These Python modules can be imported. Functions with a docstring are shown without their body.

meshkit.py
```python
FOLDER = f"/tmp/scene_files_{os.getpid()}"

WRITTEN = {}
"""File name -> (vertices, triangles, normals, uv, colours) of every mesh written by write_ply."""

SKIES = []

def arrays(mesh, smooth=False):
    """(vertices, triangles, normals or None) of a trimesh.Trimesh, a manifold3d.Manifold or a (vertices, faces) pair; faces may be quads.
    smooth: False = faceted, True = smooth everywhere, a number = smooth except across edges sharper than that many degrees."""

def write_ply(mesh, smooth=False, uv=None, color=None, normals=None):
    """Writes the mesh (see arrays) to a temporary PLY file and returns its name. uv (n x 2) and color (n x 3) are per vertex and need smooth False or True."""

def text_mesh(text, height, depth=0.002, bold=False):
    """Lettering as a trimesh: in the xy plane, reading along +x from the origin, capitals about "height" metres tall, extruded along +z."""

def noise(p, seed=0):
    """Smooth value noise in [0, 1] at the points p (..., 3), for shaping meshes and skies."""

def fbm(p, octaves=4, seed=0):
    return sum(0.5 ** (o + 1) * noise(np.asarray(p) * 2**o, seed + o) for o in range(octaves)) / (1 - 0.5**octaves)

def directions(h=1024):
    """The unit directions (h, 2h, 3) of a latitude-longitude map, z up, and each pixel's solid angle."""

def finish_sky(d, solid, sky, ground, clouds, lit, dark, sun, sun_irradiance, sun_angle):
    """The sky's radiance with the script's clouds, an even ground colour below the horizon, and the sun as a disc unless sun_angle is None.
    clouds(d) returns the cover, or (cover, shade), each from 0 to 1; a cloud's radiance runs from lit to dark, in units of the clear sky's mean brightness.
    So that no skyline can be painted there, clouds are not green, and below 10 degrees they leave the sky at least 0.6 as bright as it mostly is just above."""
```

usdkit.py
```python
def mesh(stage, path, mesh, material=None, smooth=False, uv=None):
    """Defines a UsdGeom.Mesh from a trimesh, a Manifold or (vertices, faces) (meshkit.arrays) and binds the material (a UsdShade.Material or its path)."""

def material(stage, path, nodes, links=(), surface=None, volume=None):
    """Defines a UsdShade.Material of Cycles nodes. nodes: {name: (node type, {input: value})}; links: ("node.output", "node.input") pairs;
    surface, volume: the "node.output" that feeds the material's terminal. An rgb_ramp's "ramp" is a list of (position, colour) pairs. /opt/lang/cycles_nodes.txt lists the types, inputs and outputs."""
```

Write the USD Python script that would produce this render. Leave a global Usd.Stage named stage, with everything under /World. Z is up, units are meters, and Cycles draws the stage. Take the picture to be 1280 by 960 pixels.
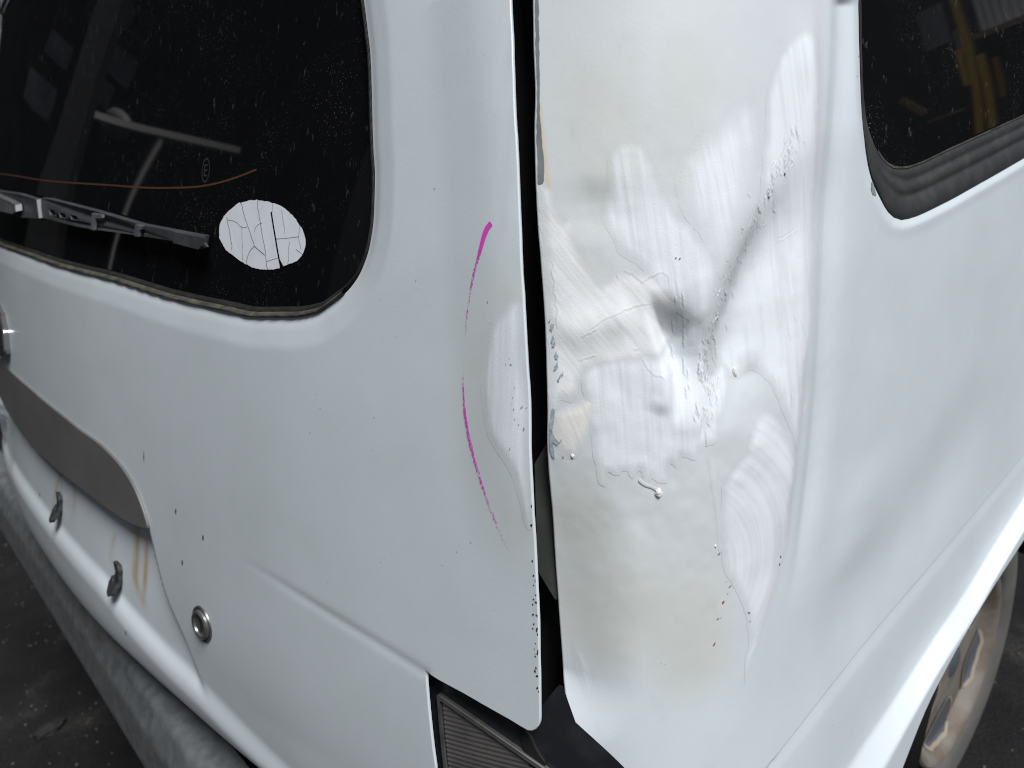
import math, random
import numpy as np, shapely, trimesh
from shapely.geometry import Polygon, LineString, MultiPolygon, box
from shapely import affinity
from scipy.interpolate import PchipInterpolator, CubicSpline, RectBivariateSpline
from scipy.ndimage import gaussian_filter1d
from pxr import Usd, UsdGeom, UsdLux, UsdShade, Gf, Sdf, Vt
import usdkit, meshkit

rng = np.random.default_rng(7)
stage = Usd.Stage.CreateInMemory()
UsdGeom.SetStageUpAxis(stage, 'Z')
UsdGeom.SetStageMetersPerUnit(stage, 1.0)
UsdGeom.Xform.Define(stage, '/World')
UsdGeom.Scope.Define(stage, '/World/Looks')

# ------------------------------------------------------------------ camera (hand-held phone, close to the corner)
cam = UsdGeom.Camera.Define(stage, '/World/camera')
RIGHT = np.array([0.6737858, 0.7256895, -0.1392386]); DOWN = np.array([0.1929279, -0.3546663, -0.9148719]); FWD = np.array([-0.7132963, 0.5895647, -0.3789749])
EYE = np.array([.25, -.30, 1.38])
m4 = Gf.Matrix4d(1.0)
for r, v in enumerate((RIGHT, -DOWN, -FWD, EYE)):
    m4.SetRow(r, Gf.Vec4d(*map(float, v), 1.0 if r == 3 else 0.0))
UsdGeom.Xformable(cam).AddTransformOp().Set(m4)
cam.CreateHorizontalApertureAttr(36.0); cam.CreateFocalLengthAttr(36.0 * 962 / 1280)
cam.CreateVerticalApertureAttr(27.0)
cam.CreateFStopAttr(8.5); cam.CreateFocusDistanceAttr(.56)
cam.CreateClippingRangeAttr(Gf.Vec2f(.02, 2000))
cam.CreateExposureAttr(EXPOSURE := 0.38)

# ------------------------------------------------------------------ light: bright hazy sky, sun veiled
SUN_EL, SUN_AZ = math.radians(60), math.radians(92)       # azimuth = atan2(x, y)
sd = np.array([math.cos(SUN_EL) * math.sin(SUN_AZ), math.cos(SUN_EL) * math.cos(SUN_AZ), math.sin(SUN_EL)])
usdkit.material(stage, '/World/Looks/sky_look', {
    'sky': ('sky_texture', {'sky_type': 'single_scattering', 'sun_disc': False, 'sun_elevation': SUN_EL, 'sun_rotation': SUN_AZ, 'aerosol_density': 3.0, 'air_density': 1.0}),
    'tc': ('texture_coordinate', {}),
    'no': ('noise_texture', {'scale': 2.2, 'detail': 5.0, 'roughness': .55}),
    'ra': ('rgb_ramp', {'ramp': [(.30, (.35, .35, .35)), (.62, (.95, .95, .95))]}),
    'cl': ('mix', {'color2': (3.4, 3.55, 3.75)}),
    'bg': ('background_shader', {'strength': .05}),
}, [('tc.generated', 'no.vector'), ('no.fac', 'ra.fac'), ('ra.color', 'cl.fac'), ('sky.color', 'cl.color1'), ('cl.color', 'bg.color')], surface='bg.background')
dome = UsdLux.DomeLight.Define(stage, '/World/sky')
dome.CreateIntensityAttr(1.0)
UsdShade.MaterialBindingAPI.Apply(dome.GetPrim()).Bind(UsdShade.Material.Get(stage, '/World/Looks/sky_look'))
dome.GetPrim().SetCustomDataByKey('kind', 'structure')
sun = UsdLux.DistantLight.Define(stage, '/World/sun')
sun.CreateIntensityAttr(.90); sun.CreateAngleAttr(26.0); sun.CreateColorAttr(Gf.Vec3f(1, .995, .985))
sun.CreateNormalizeAttr(True)
zc = sd; xc = np.cross([0, 0, 1], zc); xc /= np.linalg.norm(xc); yc = np.cross(zc, xc)
mm = Gf.Matrix4d(1.0)
for r, v in enumerate((xc, yc, zc)):
    mm.SetRow(r, Gf.Vec4d(*map(float, v), 0))
UsdGeom.Xformable(sun).AddTransformOp().Set(mm)

# ------------------------------------------------------------------ shapes measured on the van, in metres
# ---- tailgate: a sheet y = gate_y(x, z); van is symmetric about x = -0.98
RAKE = PchipInterpolator([.4, .63, .74, .80, .86, 1.02, 1.26, 1.45, 1.75], [-.06, -.095, -.116, -.120, -.112, -.074, 0., .076, .22])
_bx = np.linspace(-1.0, .02, 511)
_by = CubicSpline([-1.0, -.75, -.60, -.42, -.30, -.20, -.11, -.03], [-.090, -.084, -.070, -.050, -.033, -.012, .012, .040], bc_type=((1, 0.), (2, 0.)))(_bx)
BOW = CubicSpline(_bx, gaussian_filter1d(_by, 14, mode='nearest'))
def gate_base(x, z):
    x = np.where(x < -.98, -1.96 - x, x)
    return BOW(x) + RAKE(z)
# ---- quarter panel: heights along n over the plane spanned by e (45 degrees) and z
S2 = 2 ** -.5
def _plan(z):
    p = np.array([(-.20, -.018), (-.14, .002), (-.10, .020), (-.055, .052), (-.022, .095), (-.004, .150), (.002, .21), (.004, .30), (.006, .60), (.008, 1.1), (.008, 1.6)])
    wy = np.array([1, 1, 1, .92, .85, .75, .5, .3, .0, 0, 0]); wx = np.array([.2, .4, .6, .75, .9, 1, 1, 1, 1, 1, 1])
    tum = PchipInterpolator([.5, .80, .93, 1.26, 1.45, 1.75], [.028, .024, .018, 0., -.028, -.09])(z)
    x = p[:, 0] + wx * tum; y = p[:, 1] + wy * RAKE(z)
    return x, y
_ug = np.linspace(-.20, 1.05, 626); _zg = np.linspace(.5, 1.75, 26)
_W = []
for _z in _zg:
    _x, _y = _plan(_z)
    t = np.concatenate([[0], np.cumsum(np.hypot(np.diff(_x), np.diff(_y)))])
    tt = np.linspace(0, t[-1], 1500)
    cx, cy = PchipInterpolator(t, _x)(tt), PchipInterpolator(t, _y)(tt)
    cx, cy = gaussian_filter1d(cx, 14, mode='nearest'), gaussian_filter1d(cy, 14, mode='nearest')
    _W.append(np.interp(_ug, (cx + cy) * S2, (cx - cy) * S2))
_spl = RectBivariateSpline(_ug, _zg, np.array(_W).T, s=0)
def panel_base(u, z):
    return _spl.ev(u, z)
def panel_xyz(u, z, w):
    return np.stack([(u + w) * S2, (u - w) * S2, z], -1)

D = {
    'gate_edge': [(-.1351, 1.4168), (-.1336, 1.4103), (-.1320, 1.4039), (-.1305, 1.3975), (-.1290, 1.3911), (-.1276, 1.3847), (-.1261, 1.3783), (-.1247, 1.3719), (-.1234, 1.3654), (-.1220, 1.3590), (-.1205, 1.3526), (-.1189, 1.3461), (-.1171, 1.3397), (-.1156, 1.3332), (-.1142, 1.3268), (-.1128, 1.3203), (-.1116, 1.3138), (-.1103, 1.3073), (-.1090, 1.3009), (-.1078, 1.2943), (-.1065, 1.2878), (-.1053, 1.2813), (-.1041, 1.2747), (-.1028, 1.2681), (-.1015, 1.2615), (-.1001, 1.2549), (-.0986, 1.2483), (-.0973, 1.2417), (-.0960, 1.2350), (-.0947, 1.2283), (-.0935, 1.2216), (-.0923, 1.2149), (-.0912, 1.2081), (-.0901, 1.2013), (-.0890, 1.1945), (-.0880, 1.1877), (-.0870, 1.1808), (-.0861, 1.1739), (-.0851, 1.1669), (-.0842, 1.1599), (-.0833, 1.1529), (-.0823, 1.1459), (-.0814, 1.1388), (-.0804, 1.1317), (-.0795, 1.1246), (-.0786, 1.1174), (-.0778, 1.1102), (-.0769, 1.1029), (-.0761, 1.0956), (-.0753, 1.0882), (-.0745, 1.0808), (-.0737, 1.0733), (-.0729, 1.0658), (-.0722, 1.0583), (-.0714, 1.0507), (-.0706, 1.0430), (-.0699, 1.0353), (-.0692, 1.0275), (-.0686, 1.0197), (-.0679, 1.0118), (-.0672, 1.0039), (-.0666, .9959), (-.0659, .9879), (-.0653, .9798), (-.0647, .9717)],
    'gate_corner': [(-.0647, .9717), (-.0650, .9680), (-.0667, .9642), (-.0695, .9613), (-.0728, .9599), (-.0761, .9607), (-.0793, .9614), (-.0825, .9624), (-.0857, .9633), (-.0889, .9641), (-.0922, .9648), (-.0956, .9656), (-.0989, .9663), (-.1023, .9670), (-.1057, .9678), (-.1092, .9685), (-.1126, .9693), (-.1161, .9701), (-.1196, .9708), (-.1232, .9716), (-.1268, .9723), (-.1305, .9729), (-.1342, .9735), (-.1380, .9741), (-.1417, .9747), (-.1455, .9753), (-.1493, .9761), (-.1532, .9768), (-.1571, .9774)],
    'gate_lampside': [(-.1571, .9774), (-.1553, .9629), (-.1534, .9483), (-.1513, .9336), (-.1492, .9187), (-.1468, .9036)],
    'window': [(-.2749, 1.4438), (-.2739, 1.4416), (-.2730, 1.4394), (-.2721, 1.4373), (-.2712, 1.4351), (-.2703, 1.4330), (-.2694, 1.4308), (-.2685, 1.4287), (-.2676, 1.4265), (-.2668, 1.4244), (-.2659, 1.4222), (-.2651, 1.4201), (-.2643, 1.4180), (-.2635, 1.4158), (-.2627, 1.4137), (-.2618, 1.4116), (-.2610, 1.4094), (-.2602, 1.4073), (-.2594, 1.4052), (-.2587, 1.4031), (-.2580, 1.4010), (-.2574, 1.3988), (-.2568, 1.3967), (-.2562, 1.3946), (-.2557, 1.3925), (-.2551, 1.3904), (-.2546, 1.3883), (-.2541, 1.3862), (-.2536, 1.3841), (-.2531, 1.3820), (-.2526, 1.3800), (-.2521, 1.3779), (-.2516, 1.3758), (-.2511, 1.3737), (-.2507, 1.3716), (-.2502, 1.3695), (-.2498, 1.3674), (-.2493, 1.3653), (-.2488, 1.3632), (-.2484, 1.3611), (-.2479, 1.3590), (-.2475, 1.3569), (-.2470, 1.3548), (-.2466, 1.3527), (-.2461, 1.3506), (-.2457, 1.3485), (-.2452, 1.3464), (-.2447, 1.3443), (-.2442, 1.3422), (-.2438, 1.3401), (-.2432, 1.3380), (-.2427, 1.3358), (-.2421, 1.3337), (-.2415, 1.3316), (-.2409, 1.3295), (-.2403, 1.3274), (-.2398, 1.3253), (-.2394, 1.3232), (-.2390, 1.3211), (-.2387, 1.3190), (-.2384, 1.3169), (-.2381, 1.3148), (-.2378, 1.3127), (-.2376, 1.3106), (-.2373, 1.3085), (-.2371, 1.3063), (-.2369, 1.3042), (-.2367, 1.3021), (-.2365, 1.3000), (-.2363, 1.2979), (-.2361, 1.2958), (-.2360, 1.2936), (-.2360, 1.2915), (-.2360, 1.2894), (-.2361, 1.2873), (-.2362, 1.2851), (-.2364, 1.2830), (-.2366, 1.2809), (-.2369, 1.2788), (-.2372, 1.2767), (-.2375, 1.2746), (-.2380, 1.2725), (-.2386, 1.2703), (-.2393, 1.2682), (-.2401, 1.2661), (-.2410, 1.2640), (-.2419, 1.2620), (-.2429, 1.2599), (-.2440, 1.2579), (-.2452, 1.2559), (-.2466, 1.2540), (-.2482, 1.2520), (-.2499, 1.2501), (-.2517, 1.2482), (-.2537, 1.2463), (-.2557, 1.2446), (-.2579, 1.2429), (-.2602, 1.2412), (-.2627, 1.2396), (-.2654, 1.2381), (-.2681, 1.2366), (-.2709, 1.2351), (-.2737, 1.2336), (-.2765, 1.2320), (-.2794, 1.2303), (-.2824, 1.2288), (-.2855, 1.2275), (-.2888, 1.2265), (-.2923, 1.2257), (-.2959, 1.2249), (-.2997, 1.2241), (-.3036, 1.2233), (-.3076, 1.2227), (-.3117, 1.2221), (-.3157, 1.2216), (-.3198, 1.2213), (-.3240, 1.2210), (-.3282, 1.2207), (-.3325, 1.2203), (-.3369, 1.2200), (-.3413, 1.2196), (-.3458, 1.2192), (-.3503, 1.2189), (-.3549, 1.2185), (-.3595, 1.2181), (-.3642, 1.2177), (-.3689, 1.2173), (-.3737, 1.2171), (-.3785, 1.2170), (-.3834, 1.2170), (-.3883, 1.2172), (-.3933, 1.2174), (-.3984, 1.2176), (-.4035, 1.2179), (-.4086, 1.2181), (-.4139, 1.2182), (-.4192, 1.2183), (-.4246, 1.2184), (-.4300, 1.2186), (-.4355, 1.2187), (-.4410, 1.2188), (-.4467, 1.2189), (-.4524, 1.2190), (-.4581, 1.2191), (-.4639, 1.2193), (-.4698, 1.2194), (-.4758, 1.2195), (-.4818, 1.2197), (-.4879, 1.2199), (-.4940, 1.2201), (-.5003, 1.2203), (-.5065, 1.2205), (-.5129, 1.2207), (-.5193, 1.2209), (-.5258, 1.2212), (-.5323, 1.2215), (-.5389, 1.2219), (-.5456, 1.2223), (-.5523, 1.2227), (-.5592, 1.2231), (-.5660, 1.2235), (-.5730, 1.2240), (-.5801, 1.2244), (-.5872, 1.2249), (-.5944, 1.2254), (-.6018, 1.2258), (-.6092, 1.2263), (-.6167, 1.2268), (-.6243, 1.2272), (-.6321, 1.2277), (-.6400, 1.2281), (-.6480, 1.2285), (-.6562, 1.2288), (-.6646, 1.2291), (-.6731, 1.2294), (-.6818, 1.2297), (-.6907, 1.2300), (-.6998, 1.2302), (-.7091, 1.2304), (-.7187, 1.2306), (-.7285, 1.2308), (-.7385, 1.2310), (-.7489, 1.2312), (-.7595, 1.2313), (-.7705, 1.2315), (-.7818, 1.2316), (-.7934, 1.2318), (-.8054, 1.2320), (-.8178, 1.2321), (-.8306, 1.2323), (-.8438, 1.2325), (-.8574, 1.2328), (-.8715, 1.2330), (-.8861, 1.2333), (-.9012, 1.2336), (-.9168, 1.2338), (-.9329, 1.2342), (-.9496, 1.2345), (-.9667, 1.2348), (-.9845, 1.2352), (-1.0030, 1.2356), (-1.0222, 1.2360), (-1.0422, 1.2364), (-1.0630, 1.2368), (-1.0850, 1.2372), (-1.1084, 1.2375), (-1.1337, 1.2378), (-1.1615, 1.2379), (-1.1931, 1.2377)],
    'garnish_top': [(-1.2443, 1.0513), (-1.1788, 1.0567), (-1.1303, 1.0588), (-1.0898, 1.0595), (-1.0541, 1.0594), (-1.0221, 1.0588), (-.9922, 1.0578), (-.9637, 1.0570), (-.9357, 1.0565), (-.9086, 1.0562), (-.8826, 1.0559), (-.8579, 1.0556), (-.8345, 1.0551), (-.8125, 1.0545), (-.7919, 1.0536), (-.7725, 1.0526), (-.7541, 1.0515), (-.7362, 1.0505), (-.7187, 1.0497), (-.7019, 1.0489), (-.6866, 1.0474), (-.6726, 1.0454), (-.6596, 1.0429), (-.6475, 1.0402), (-.6361, 1.0372), (-.6258, 1.0339), (-.6163, 1.0301), (-.6077, 1.0260), (-.6003, 1.0215), (-.5938, 1.0166), (-.5879, 1.0114), (-.5827, 1.0060), (-.5780, 1.0005), (-.5738, .9948), (-.5700, .9889), (-.5668, .9828)],
    'garnish_bot': [(-.5668, .9828), (-.5823, .9802), (-.5977, .9782), (-.6128, .9767), (-.6275, .9761), (-.6420, .9762), (-.6567, .9765), (-.6717, .9767), (-.6870, .9770), (-.7026, .9774), (-.7187, .9778), (-.7354, .9782), (-.7530, .9783), (-.7715, .9783), (-.7912, .9780), (-.8118, .9776), (-.8335, .9771), (-.8561, .9766), (-.8796, .9760), (-.9041, .9755), (-.9297, .9750), (-.9565, .9743), (-.9847, .9735), (-1.0149, .9724), (-1.0467, .9712), (-1.0802, .9699), (-1.1161, .9684), (-1.1557, .9663), (-1.2028, .9626), (-1.2660, .9550), (-1.3616, .9394)],
    'pan_edge': [(-.5875, 1.0115), (-.5841, 1.0054), (-.5807, .9994), (-.5773, .9933), (-.5740, .9873), (-.5708, .9812), (-.5677, .9751), (-.5649, .9689), (-.5621, .9626), (-.5595, .9563), (-.5568, .9500), (-.5541, .9438), (-.5514, .9375), (-.5484, .9314), (-.5453, .9254), (-.5418, .9196), (-.5380, .9140), (-.5336, .9086), (-.5289, .9035), (-.5239, .8985), (-.5188, .8935), (-.5137, .8887), (-.5087, .8837), (-.5039, .8787), (-.4995, .8735), (-.4956, .8681), (-.4920, .8624), (-.4886, .8566), (-.4849, .8511), (-.4806, .8460), (-.4758, .8413), (-.4705, .8369), (-.4648, .8328), (-.4589, .8290)],
    'pan_bottom': [(-1.4258, .8773), (-1.3453, .8894), (-1.2825, .8971), (-1.2361, .9004), (-1.1998, .9010), (-1.1692, .9002), (-1.1420, .8986), (-1.1169, .8967), (-1.0929, .8947), (-1.0696, .8928), (-1.0468, .8909), (-1.0245, .8892), (-1.0028, .8875), (-.9817, .8859), (-.9615, .8843), (-.9416, .8827), (-.9222, .8812), (-.9031, .8798), (-.8845, .8784), (-.8663, .8771), (-.8485, .8759), (-.8310, .8749), (-.8135, .8742), (-.7962, .8735), (-.7796, .8728), (-.7639, .8718), (-.7493, .8704), (-.7359, .8685), (-.7236, .8661), (-.7120, .8634), (-.7010, .8606), (-.6905, .8576), (-.6804, .8544), (-.6706, .8512), (-.6609, .8480), (-.6514, .8448), (-.6417, .8418), (-.6320, .8391), (-.6220, .8366), (-.6120, .8342), (-.6022, .8318), (-.5923, .8295), (-.5825, .8274), (-.5725, .8254), (-.5624, .8238), (-.5521, .8226), (-.5415, .8218), (-.5305, .8215), (-.5192, .8218), (-.5075, .8225), (-.4955, .8237), (-.4834, .8252), (-.4711, .8269), (-.4589, .8290)],
    'char_crease': [(-.4045, 1.0063), (-.3866, 1.0055), (-.3695, 1.0046), (-.3531, 1.0036), (-.3374, 1.0024), (-.3223, 1.0012), (-.3079, .9997), (-.2940, .9983), (-.2807, .9967), (-.2678, .9951), (-.2552, .9935), (-.2431, .9918), (-.2313, .9902), (-.2198, .9885), (-.2086, .9867), (-.1978, .9849), (-.1872, .9831), (-.1769, .9812), (-.1669, .9794), (-.1571, .9774)],
    'lock': [(-.4602, .9125)],
    'clip1': [(-.8931, .9126)],
    'clip2': [(-.6752, .8884)],
    'pan_dots': [(-1.0187, .8891), (-.6487, .8303), (-.5728, 1.0582), (-.5044, 1.0170), (-.4501, 1.0054), (-.4952, .9662)],
    'rust0': [(-.9008, .9580), (-.9083, .9462), (-.9157, .9342), (-.9228, .9222), (-.9301, .9098), (-.9379, .8970), (-.9461, .8838)],
    'rust1': [(-.8463, .9598), (-.8381, .9526), (-.8338, .9442), (-.8346, .9342), (-.8366, .9235), (-.8402, .9122)],
    'rust2': [(-.6896, .9345), (-.6975, .9230), (-.7019, .9125), (-.7037, .9028), (-.6999, .8951), (-.6917, .8890)],
    'rust3': [(-.6373, .9625), (-.6369, .9547), (-.6367, .9469), (-.6365, .9390), (-.6363, .9310), (-.6364, .9229), (-.6368, .9146), (-.6371, .9063), (-.6368, .8982), (-.6345, .8909), (-.6297, .8847), (-.6237, .8793), (-.6154, .8752)],
    'rust4': [(-.6118, .9502), (-.6114, .9426), (-.6112, .9349), (-.6113, .9271), (-.6117, .9191), (-.6122, .9110), (-.6129, .9027), (-.6140, .8942), (-.6154, .8855), (-.6171, .8766)],
    'rust5': [(-.9016, .9556), (-.8990, .9469), (-.8966, .9382), (-.8944, .9294)],
    'bend': [(-.2022, 1.4274), (-.1985, 1.4148), (-.1949, 1.4023), (-.1913, 1.3899), (-.1877, 1.3774), (-.1840, 1.3650), (-.1804, 1.3525), (-.1768, 1.3401), (-.1736, 1.3277), (-.1708, 1.3153), (-.1681, 1.3028), (-.1655, 1.2903), (-.1629, 1.2778), (-.1600, 1.2652), (-.1571, 1.2526), (-.1542, 1.2399), (-.1514, 1.2272), (-.1489, 1.2144), (-.1464, 1.2015), (-.1440, 1.1885), (-.1415, 1.1755), (-.1388, 1.1624), (-.1362, 1.1493), (-.1335, 1.1360), (-.1309, 1.1227), (-.1284, 1.1092), (-.1260, 1.0957), (-.1236, 1.0820), (-.1212, 1.0681), (-.1189, 1.0542), (-.1166, 1.0401), (-.1144, 1.0258), (-.1122, 1.0114), (-.1101, .9968), (-.1080, .9821)],
    'badge': [(-1.2087, 1.1412), (-1.1562, 1.1338), (-1.1318, 1.1136), (-1.1263, 1.0882), (-1.1612, 1.0786), (-1.2463, 1.0711)],
    'pink': [(-.1269, 1.2903), (-.1292, 1.2878), (-.1306, 1.2849), (-.1316, 1.2817), (-.1324, 1.2784), (-.1331, 1.2752), (-.1339, 1.2719), (-.1347, 1.2686), (-.1356, 1.2653), (-.1363, 1.2620), (-.1370, 1.2586), (-.1376, 1.2552), (-.1381, 1.2518), (-.1386, 1.2484), (-.1390, 1.2449), (-.1394, 1.2414), (-.1396, 1.2379), (-.1397, 1.2344), (-.1398, 1.2308), (-.1398, 1.2273), (-.1398, 1.2237), (-.1398, 1.2201), (-.1398, 1.2166), (-.1397, 1.2130), (-.1396, 1.2094), (-.1394, 1.2057), (-.1393, 1.2021), (-.1391, 1.1985), (-.1389, 1.1948), (-.1386, 1.1912), (-.1382, 1.1875), (-.1377, 1.1839), (-.1371, 1.1803), (-.1365, 1.1766), (-.1358, 1.1730), (-.1349, 1.1694), (-.1339, 1.1658), (-.1328, 1.1622), (-.1317, 1.1587), (-.1304, 1.1552), (-.1290, 1.1517), (-.1276, 1.1482), (-.1262, 1.1448), (-.1247, 1.1413), (-.1231, 1.1379), (-.1215, 1.1345), (-.1199, 1.1311), (-.1183, 1.1277), (-.1167, 1.1244), (-.1150, 1.1210), (-.1133, 1.1177), (-.1115, 1.1144), (-.1097, 1.1111), (-.1078, 1.1079), (-.1059, 1.1047), (-.1040, 1.1014), (-.1023, 1.0982), (-.1005, 1.0949), (-.0987, 1.0916), (-.0967, 1.0885), (-.0947, 1.0854), (-.0926, 1.0823)],
    'filler_gate': [(-.1088, 1.2421), (-.1055, 1.2438), (-.1026, 1.2442), (-.0997, 1.2427), (-.0982, 1.2402), (-.0974, 1.2375), (-.0967, 1.2345), (-.0961, 1.2316), (-.0955, 1.2287), (-.0950, 1.2258), (-.0944, 1.2230), (-.0940, 1.2201), (-.0935, 1.2172), (-.0930, 1.2143), (-.0925, 1.2114), (-.0921, 1.2085), (-.0916, 1.2056), (-.0911, 1.2027), (-.0906, 1.1998), (-.0901, 1.1969), (-.0897, 1.1940), (-.0892, 1.1911), (-.0887, 1.1882), (-.0883, 1.1852), (-.0878, 1.1823), (-.0874, 1.1794), (-.0869, 1.1764), (-.0865, 1.1735), (-.0861, 1.1705), (-.0856, 1.1675), (-.0852, 1.1646), (-.0848, 1.1616), (-.0843, 1.1586), (-.0839, 1.1556), (-.0835, 1.1526), (-.0831, 1.1496), (-.0827, 1.1466), (-.0824, 1.1436), (-.0820, 1.1405), (-.0817, 1.1375), (-.0813, 1.1344), (-.0809, 1.1313), (-.0806, 1.1282), (-.0802, 1.1251), (-.0799, 1.1221), (-.0796, 1.1190), (-.0793, 1.1159), (-.0790, 1.1128), (-.0787, 1.1098), (-.0786, 1.1065), (-.0794, 1.1027), (-.0810, 1.1020), (-.0836, 1.1045), (-.0848, 1.1071), (-.0857, 1.1102), (-.0865, 1.1133), (-.0874, 1.1163), (-.0884, 1.1192), (-.0893, 1.1222), (-.0904, 1.1251), (-.0915, 1.1280), (-.0927, 1.1308), (-.0941, 1.1336), (-.0956, 1.1363), (-.0973, 1.1389), (-.0992, 1.1413), (-.1014, 1.1436), (-.1038, 1.1457), (-.1063, 1.1479), (-.1085, 1.1502), (-.1106, 1.1526), (-.1126, 1.1551), (-.1146, 1.1577), (-.1163, 1.1603), (-.1176, 1.1631), (-.1186, 1.1660), (-.1195, 1.1690), (-.1203, 1.1720), (-.1210, 1.1750), (-.1217, 1.1781), (-.1224, 1.1811), (-.1232, 1.1841), (-.1239, 1.1871), (-.1245, 1.1901), (-.1248, 1.1931), (-.1249, 1.1962), (-.1248, 1.1992), (-.1246, 1.2023), (-.1244, 1.2053), (-.1242, 1.2083), (-.1239, 1.2113), (-.1235, 1.2143), (-.1230, 1.2172), (-.1224, 1.2201), (-.1215, 1.2230), (-.1204, 1.2257), (-.1192, 1.2285), (-.1178, 1.2312)],
    'sticker': [(-.4449, 1.2751), (-.4451, 1.2768), (-.4453, 1.2785), (-.4455, 1.2801), (-.4457, 1.2818), (-.4459, 1.2834), (-.4456, 1.2850), (-.4447, 1.2867), (-.4435, 1.2883), (-.4420, 1.2898), (-.4405, 1.2913), (-.4390, 1.2927), (-.4371, 1.2940), (-.4350, 1.2953), (-.4327, 1.2965), (-.4303, 1.2976), (-.4280, 1.2987), (-.4256, 1.2998), (-.4231, 1.3009), (-.4206, 1.3020), (-.4179, 1.3029), (-.4152, 1.3037), (-.4124, 1.3042), (-.4095, 1.3046), (-.4065, 1.3049), (-.4034, 1.3052), (-.4003, 1.3055), (-.3971, 1.3057), (-.3940, 1.3059), (-.3909, 1.3060), (-.3878, 1.3060), (-.3848, 1.3059), (-.3817, 1.3057), (-.3787, 1.3055), (-.3757, 1.3052), (-.3727, 1.3049), (-.3698, 1.3046), (-.3669, 1.3042), (-.3642, 1.3039), (-.3614, 1.3034), (-.3587, 1.3029), (-.3559, 1.3022), (-.3533, 1.3015), (-.3507, 1.3007), (-.3482, 1.2999), (-.3458, 1.2991), (-.3435, 1.2982), (-.3414, 1.2973), (-.3392, 1.2963), (-.3372, 1.2952), (-.3352, 1.2941), (-.3333, 1.2929), (-.3315, 1.2917), (-.3298, 1.2905), (-.3281, 1.2893), (-.3264, 1.2881), (-.3248, 1.2869), (-.3232, 1.2856), (-.3218, 1.2843), (-.3205, 1.2830), (-.3194, 1.2816), (-.3185, 1.2803), (-.3177, 1.2788), (-.3170, 1.2774), (-.3164, 1.2759), (-.3161, 1.2744), (-.3160, 1.2730), (-.3163, 1.2715), (-.3167, 1.2700), (-.3174, 1.2685), (-.3181, 1.2671), (-.3189, 1.2657), (-.3199, 1.2644), (-.3213, 1.2631), (-.3230, 1.2618), (-.3248, 1.2607), (-.3268, 1.2598), (-.3289, 1.2592), (-.3314, 1.2586), (-.3340, 1.2581), (-.3366, 1.2576), (-.3392, 1.2570), (-.3416, 1.2561), (-.3439, 1.2552), (-.3463, 1.2545), (-.3488, 1.2539), (-.3515, 1.2535), (-.3543, 1.2531), (-.3571, 1.2528), (-.3600, 1.2525), (-.3629, 1.2522), (-.3658, 1.2521), (-.3687, 1.2520), (-.3717, 1.2520), (-.3747, 1.2520), (-.3778, 1.2521), (-.3808, 1.2522), (-.3838, 1.2524), (-.3867, 1.2526), (-.3897, 1.2530), (-.3926, 1.2535), (-.3955, 1.2541), (-.3984, 1.2548), (-.4013, 1.2555), (-.4041, 1.2562), (-.4069, 1.2570), (-.4097, 1.2578), (-.4124, 1.2586), (-.4152, 1.2595), (-.4179, 1.2604), (-.4207, 1.2613), (-.4234, 1.2622), (-.4261, 1.2631), (-.4288, 1.2641), (-.4316, 1.2651), (-.4343, 1.2661)],
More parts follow.
